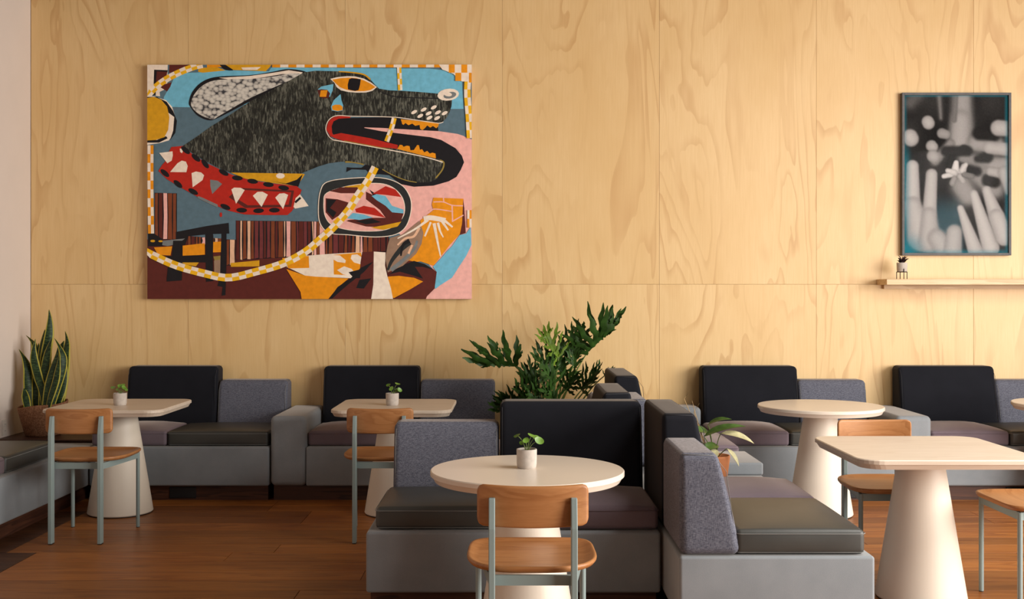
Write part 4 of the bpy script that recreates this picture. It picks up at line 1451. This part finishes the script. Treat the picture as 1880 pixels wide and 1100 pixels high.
def cap(x, y, ax, ay, bx, by, ra, rb, soft):
    """soft rounded finger from a to b; 1 inside"""
    dx, dy = bx - ax, by - ay
    L2 = dx * dx + dy * dy or 1
    t = max(0, min(1, ((x - ax) * dx + (y - ay) * dy) / L2))
    dd = math.hypot(x - ax - dx * t, y - ay - dy * t)
    r = ra + (rb - ra) * t
    return 1 - ss(r - soft, r + soft, dd), dd / r


SH = [  # (ax, ay, bx, by, ra, rb, soft, tone) in points of the enlarged print
    (470, 60, 470, 230, 52, 58, 26, 0.62), (465, 200, 460, 300, 50, 60, 25, 0.66), (540, 320, 640, 330, 45, 50, 20, 0.60), (350, 60, 360, 190, 14, 10, 12, 0.42),
    (480, 395, 560, 420, 35, 45, 20, 0.50), (600, 430, 690, 440, 45, 55, 25, 0.62), (470, 540, 500, 590, 60, 55, 28, 0.58), (560, 480, 640, 560, 60, 50, 30, 0.55),
    (410, 320, 330, 410, 22, 26, 12, 0.52), (240, 60, 200, 110, 45, 40, 35, 0.30),
    (385, 360, 500, 360, 26, 26, 12, 0.10), (480, 350, 480, 352, 24, 22, 8, 0.10), (600, 390, 550, 400, 32, 18, 12, 0.10), (410, 440, 550, 465, 30, 24, 14, 0.08), (610, 510, 640, 520, 38, 30, 12, 0.12),
    (560, 270, 640, 285, 34, 26, 14, 0.08), (440, 60, 430, 200, 10, 12, 8, 0.42),
    (292, 208, 296, 216, 32, 32, 6, 0.74), (200, 286, 205, 296, 40, 40, 7, 0.76), (366, 268, 388, 274, 27, 24, 6, 0.60), (312, 333, 318, 338, 30, 28, 6, 0.70), (318, 385, 325, 390, 32, 30, 6, 0.68),
    (660, 240, 720, 245, 42, 40, 8, 0.74), (612, 342, 720, 352, 32, 36, 7, 0.72), (618, 465, 720, 480, 24, 30, 8, 0.70), (690, 470, 720, 560, 34, 30, 10, 0.70),
    (212, 438, 214, 640, 33, 40, 7, 0.78), (312, 480, 300, 690, 30, 38, 6, 0.76), (215, 640, 260, 800, 45, 80, 12, 0.74), (300, 690, 300, 830, 40, 60, 12, 0.72), (340, 810, 400, 890, 50, 60, 14, 0.70),
    (430, 780, 420, 890, 42, 50, 10, 0.70), (462, 655, 545, 890, 18, 42, 6, 0.76), (532, 582, 620, 860, 22, 46, 6, 0.78), (598, 562, 650, 700, 24, 42, 6, 0.76), (650, 700, 690, 800, 42, 50, 8, 0.76),
    (440, 420, 435, 460, 14, 22, 4, 0.92), (480, 440, 470, 470, 16, 20, 4, 0.90), (375, 490, 430, 475, 12, 18, 4, 0.88), (395, 460, 430, 470, 12, 16, 4, 0.86), (420, 525, 430, 500, 16, 14, 4, 0.60), (475, 515, 460, 490, 14, 16, 4, 0.72),
    (520, 490, 480, 480, 16, 14, 4, 0.45), (490, 430, 470, 460, 12, 14, 4, 0.85)]
rn = random.Random(3)
V, Fc, CL = [], [], []
for j in range(NZ + 1):
    for i in range(NX + 1):
        u, v = i / NX, j / NZ
        V.append((bw_ + (fw - 2 * bw_) * u, 0.016, fh - bw_ - (fh - 2 * bw_) * v))
        x, y = 168 + 542 * u, 72 + 814 * v
        g = 0.085 + 0.05 * math.sin(x * 0.021 + 1) * math.sin(y * 0.017)
        for ax, ay, bx, by, ra, rb, so, tn_ in SH:
            if x < min(ax, bx) - 120 or x > max(ax, bx) + 120 or y < min(ay, by) - 120 or y > max(ay, by) + 120:
                continue
            m_, q_ = cap(x, y, ax, ay, bx, by, ra, rb, so)
            if m_ > 0:
                g += (tn_ * (1.0 - 0.28 * min(1, q_) ** 2) - g) * m_
        g = max(0.0, g + rn.uniform(-0.02, 0.02))
        g = g ** 1.7 * 0.62 + 0.010
        col = [g * 1.0, g * 0.95, g * 0.92]
        # teal tint along the edges; teal glass reflection painted low in the print
        e = max(ss(46, 0, x - 168) * ss(0.25, 0.45, v) * 0.75, ss(22, 0, x - 168) * 0.5, ss(24, 0, 710 - x) * 0.7, ss(26, 0, 886 - y) * 0.6, ss(110, 0, math.hypot(x - 168, y - 886) - 30) * 0.9, ss(12, 0, y - 72) * 0.6)
        low = ss(560, 700, y) * ss(60, 0, abs(x - 400) - 40) * (1 if g < 0.15 else 0.15)
        tc = (0.0, 0.12, 0.16)
        col = [c * (1 - e * 0.8) + t_ * e * 1.2 for c, t_ in zip(col, tc)]
        col = [c + t_ * low * 0.5 for c, t_ in zip(col, (0.03, 0.10, 0.13))]
        CL.append(tuple(col) + (1.0,))
for j in range(NZ):
    for i in range(NX):
        a = j * (NX + 1) + i
        Fc.append((a, a + NX + 1, a + NX + 2, a + 1))
me = mesh('print', V, Fc)
ca = me.color_attributes.new('tone', 'FLOAT_COLOR', 'POINT')
ca.data.foreach_set('color', [q for c in CL for q in c])
tp_ = NT('photographic_print')
an = tp_.n('ShaderNodeAttribute', _attribute_name='tone')
link('print', me, tp_.fin(an.outputs['Color'], 0.7, 0.02), fp)
obj('mount', box(bw_ * 0.5, fw - bw_ * 0.5, 0.018, 0.04, bw_ * 0.5, fh - bw_ * 0.5), M['black'], fp, False)
tg = NT('picture_glass')
gl = tg.n('ShaderNodeBsdfGlossy', Roughness=0.02)
tr = tg.n('ShaderNodeBsdfTransparent')
fr_ = tg.n('ShaderNodeFresnel', IOR=1.06)
mx = tg.n('ShaderNodeMixShader')
tg.l(fr_.outputs[0], mx.inputs[0])
tg.l(tr.outputs[0], mx.inputs[1])
tg.l(gl.outputs[0], mx.inputs[2])
tg.l(mx.outputs[0], tg.t.nodes['Material Output'].inputs['Surface'])
obj('glass_pane', box(bw_ - 0.002, fw - bw_ + 0.002, 0.008, 0.010, bw_ - 0.002, fh - bw_ + 0.002), tg.m, fp, False)
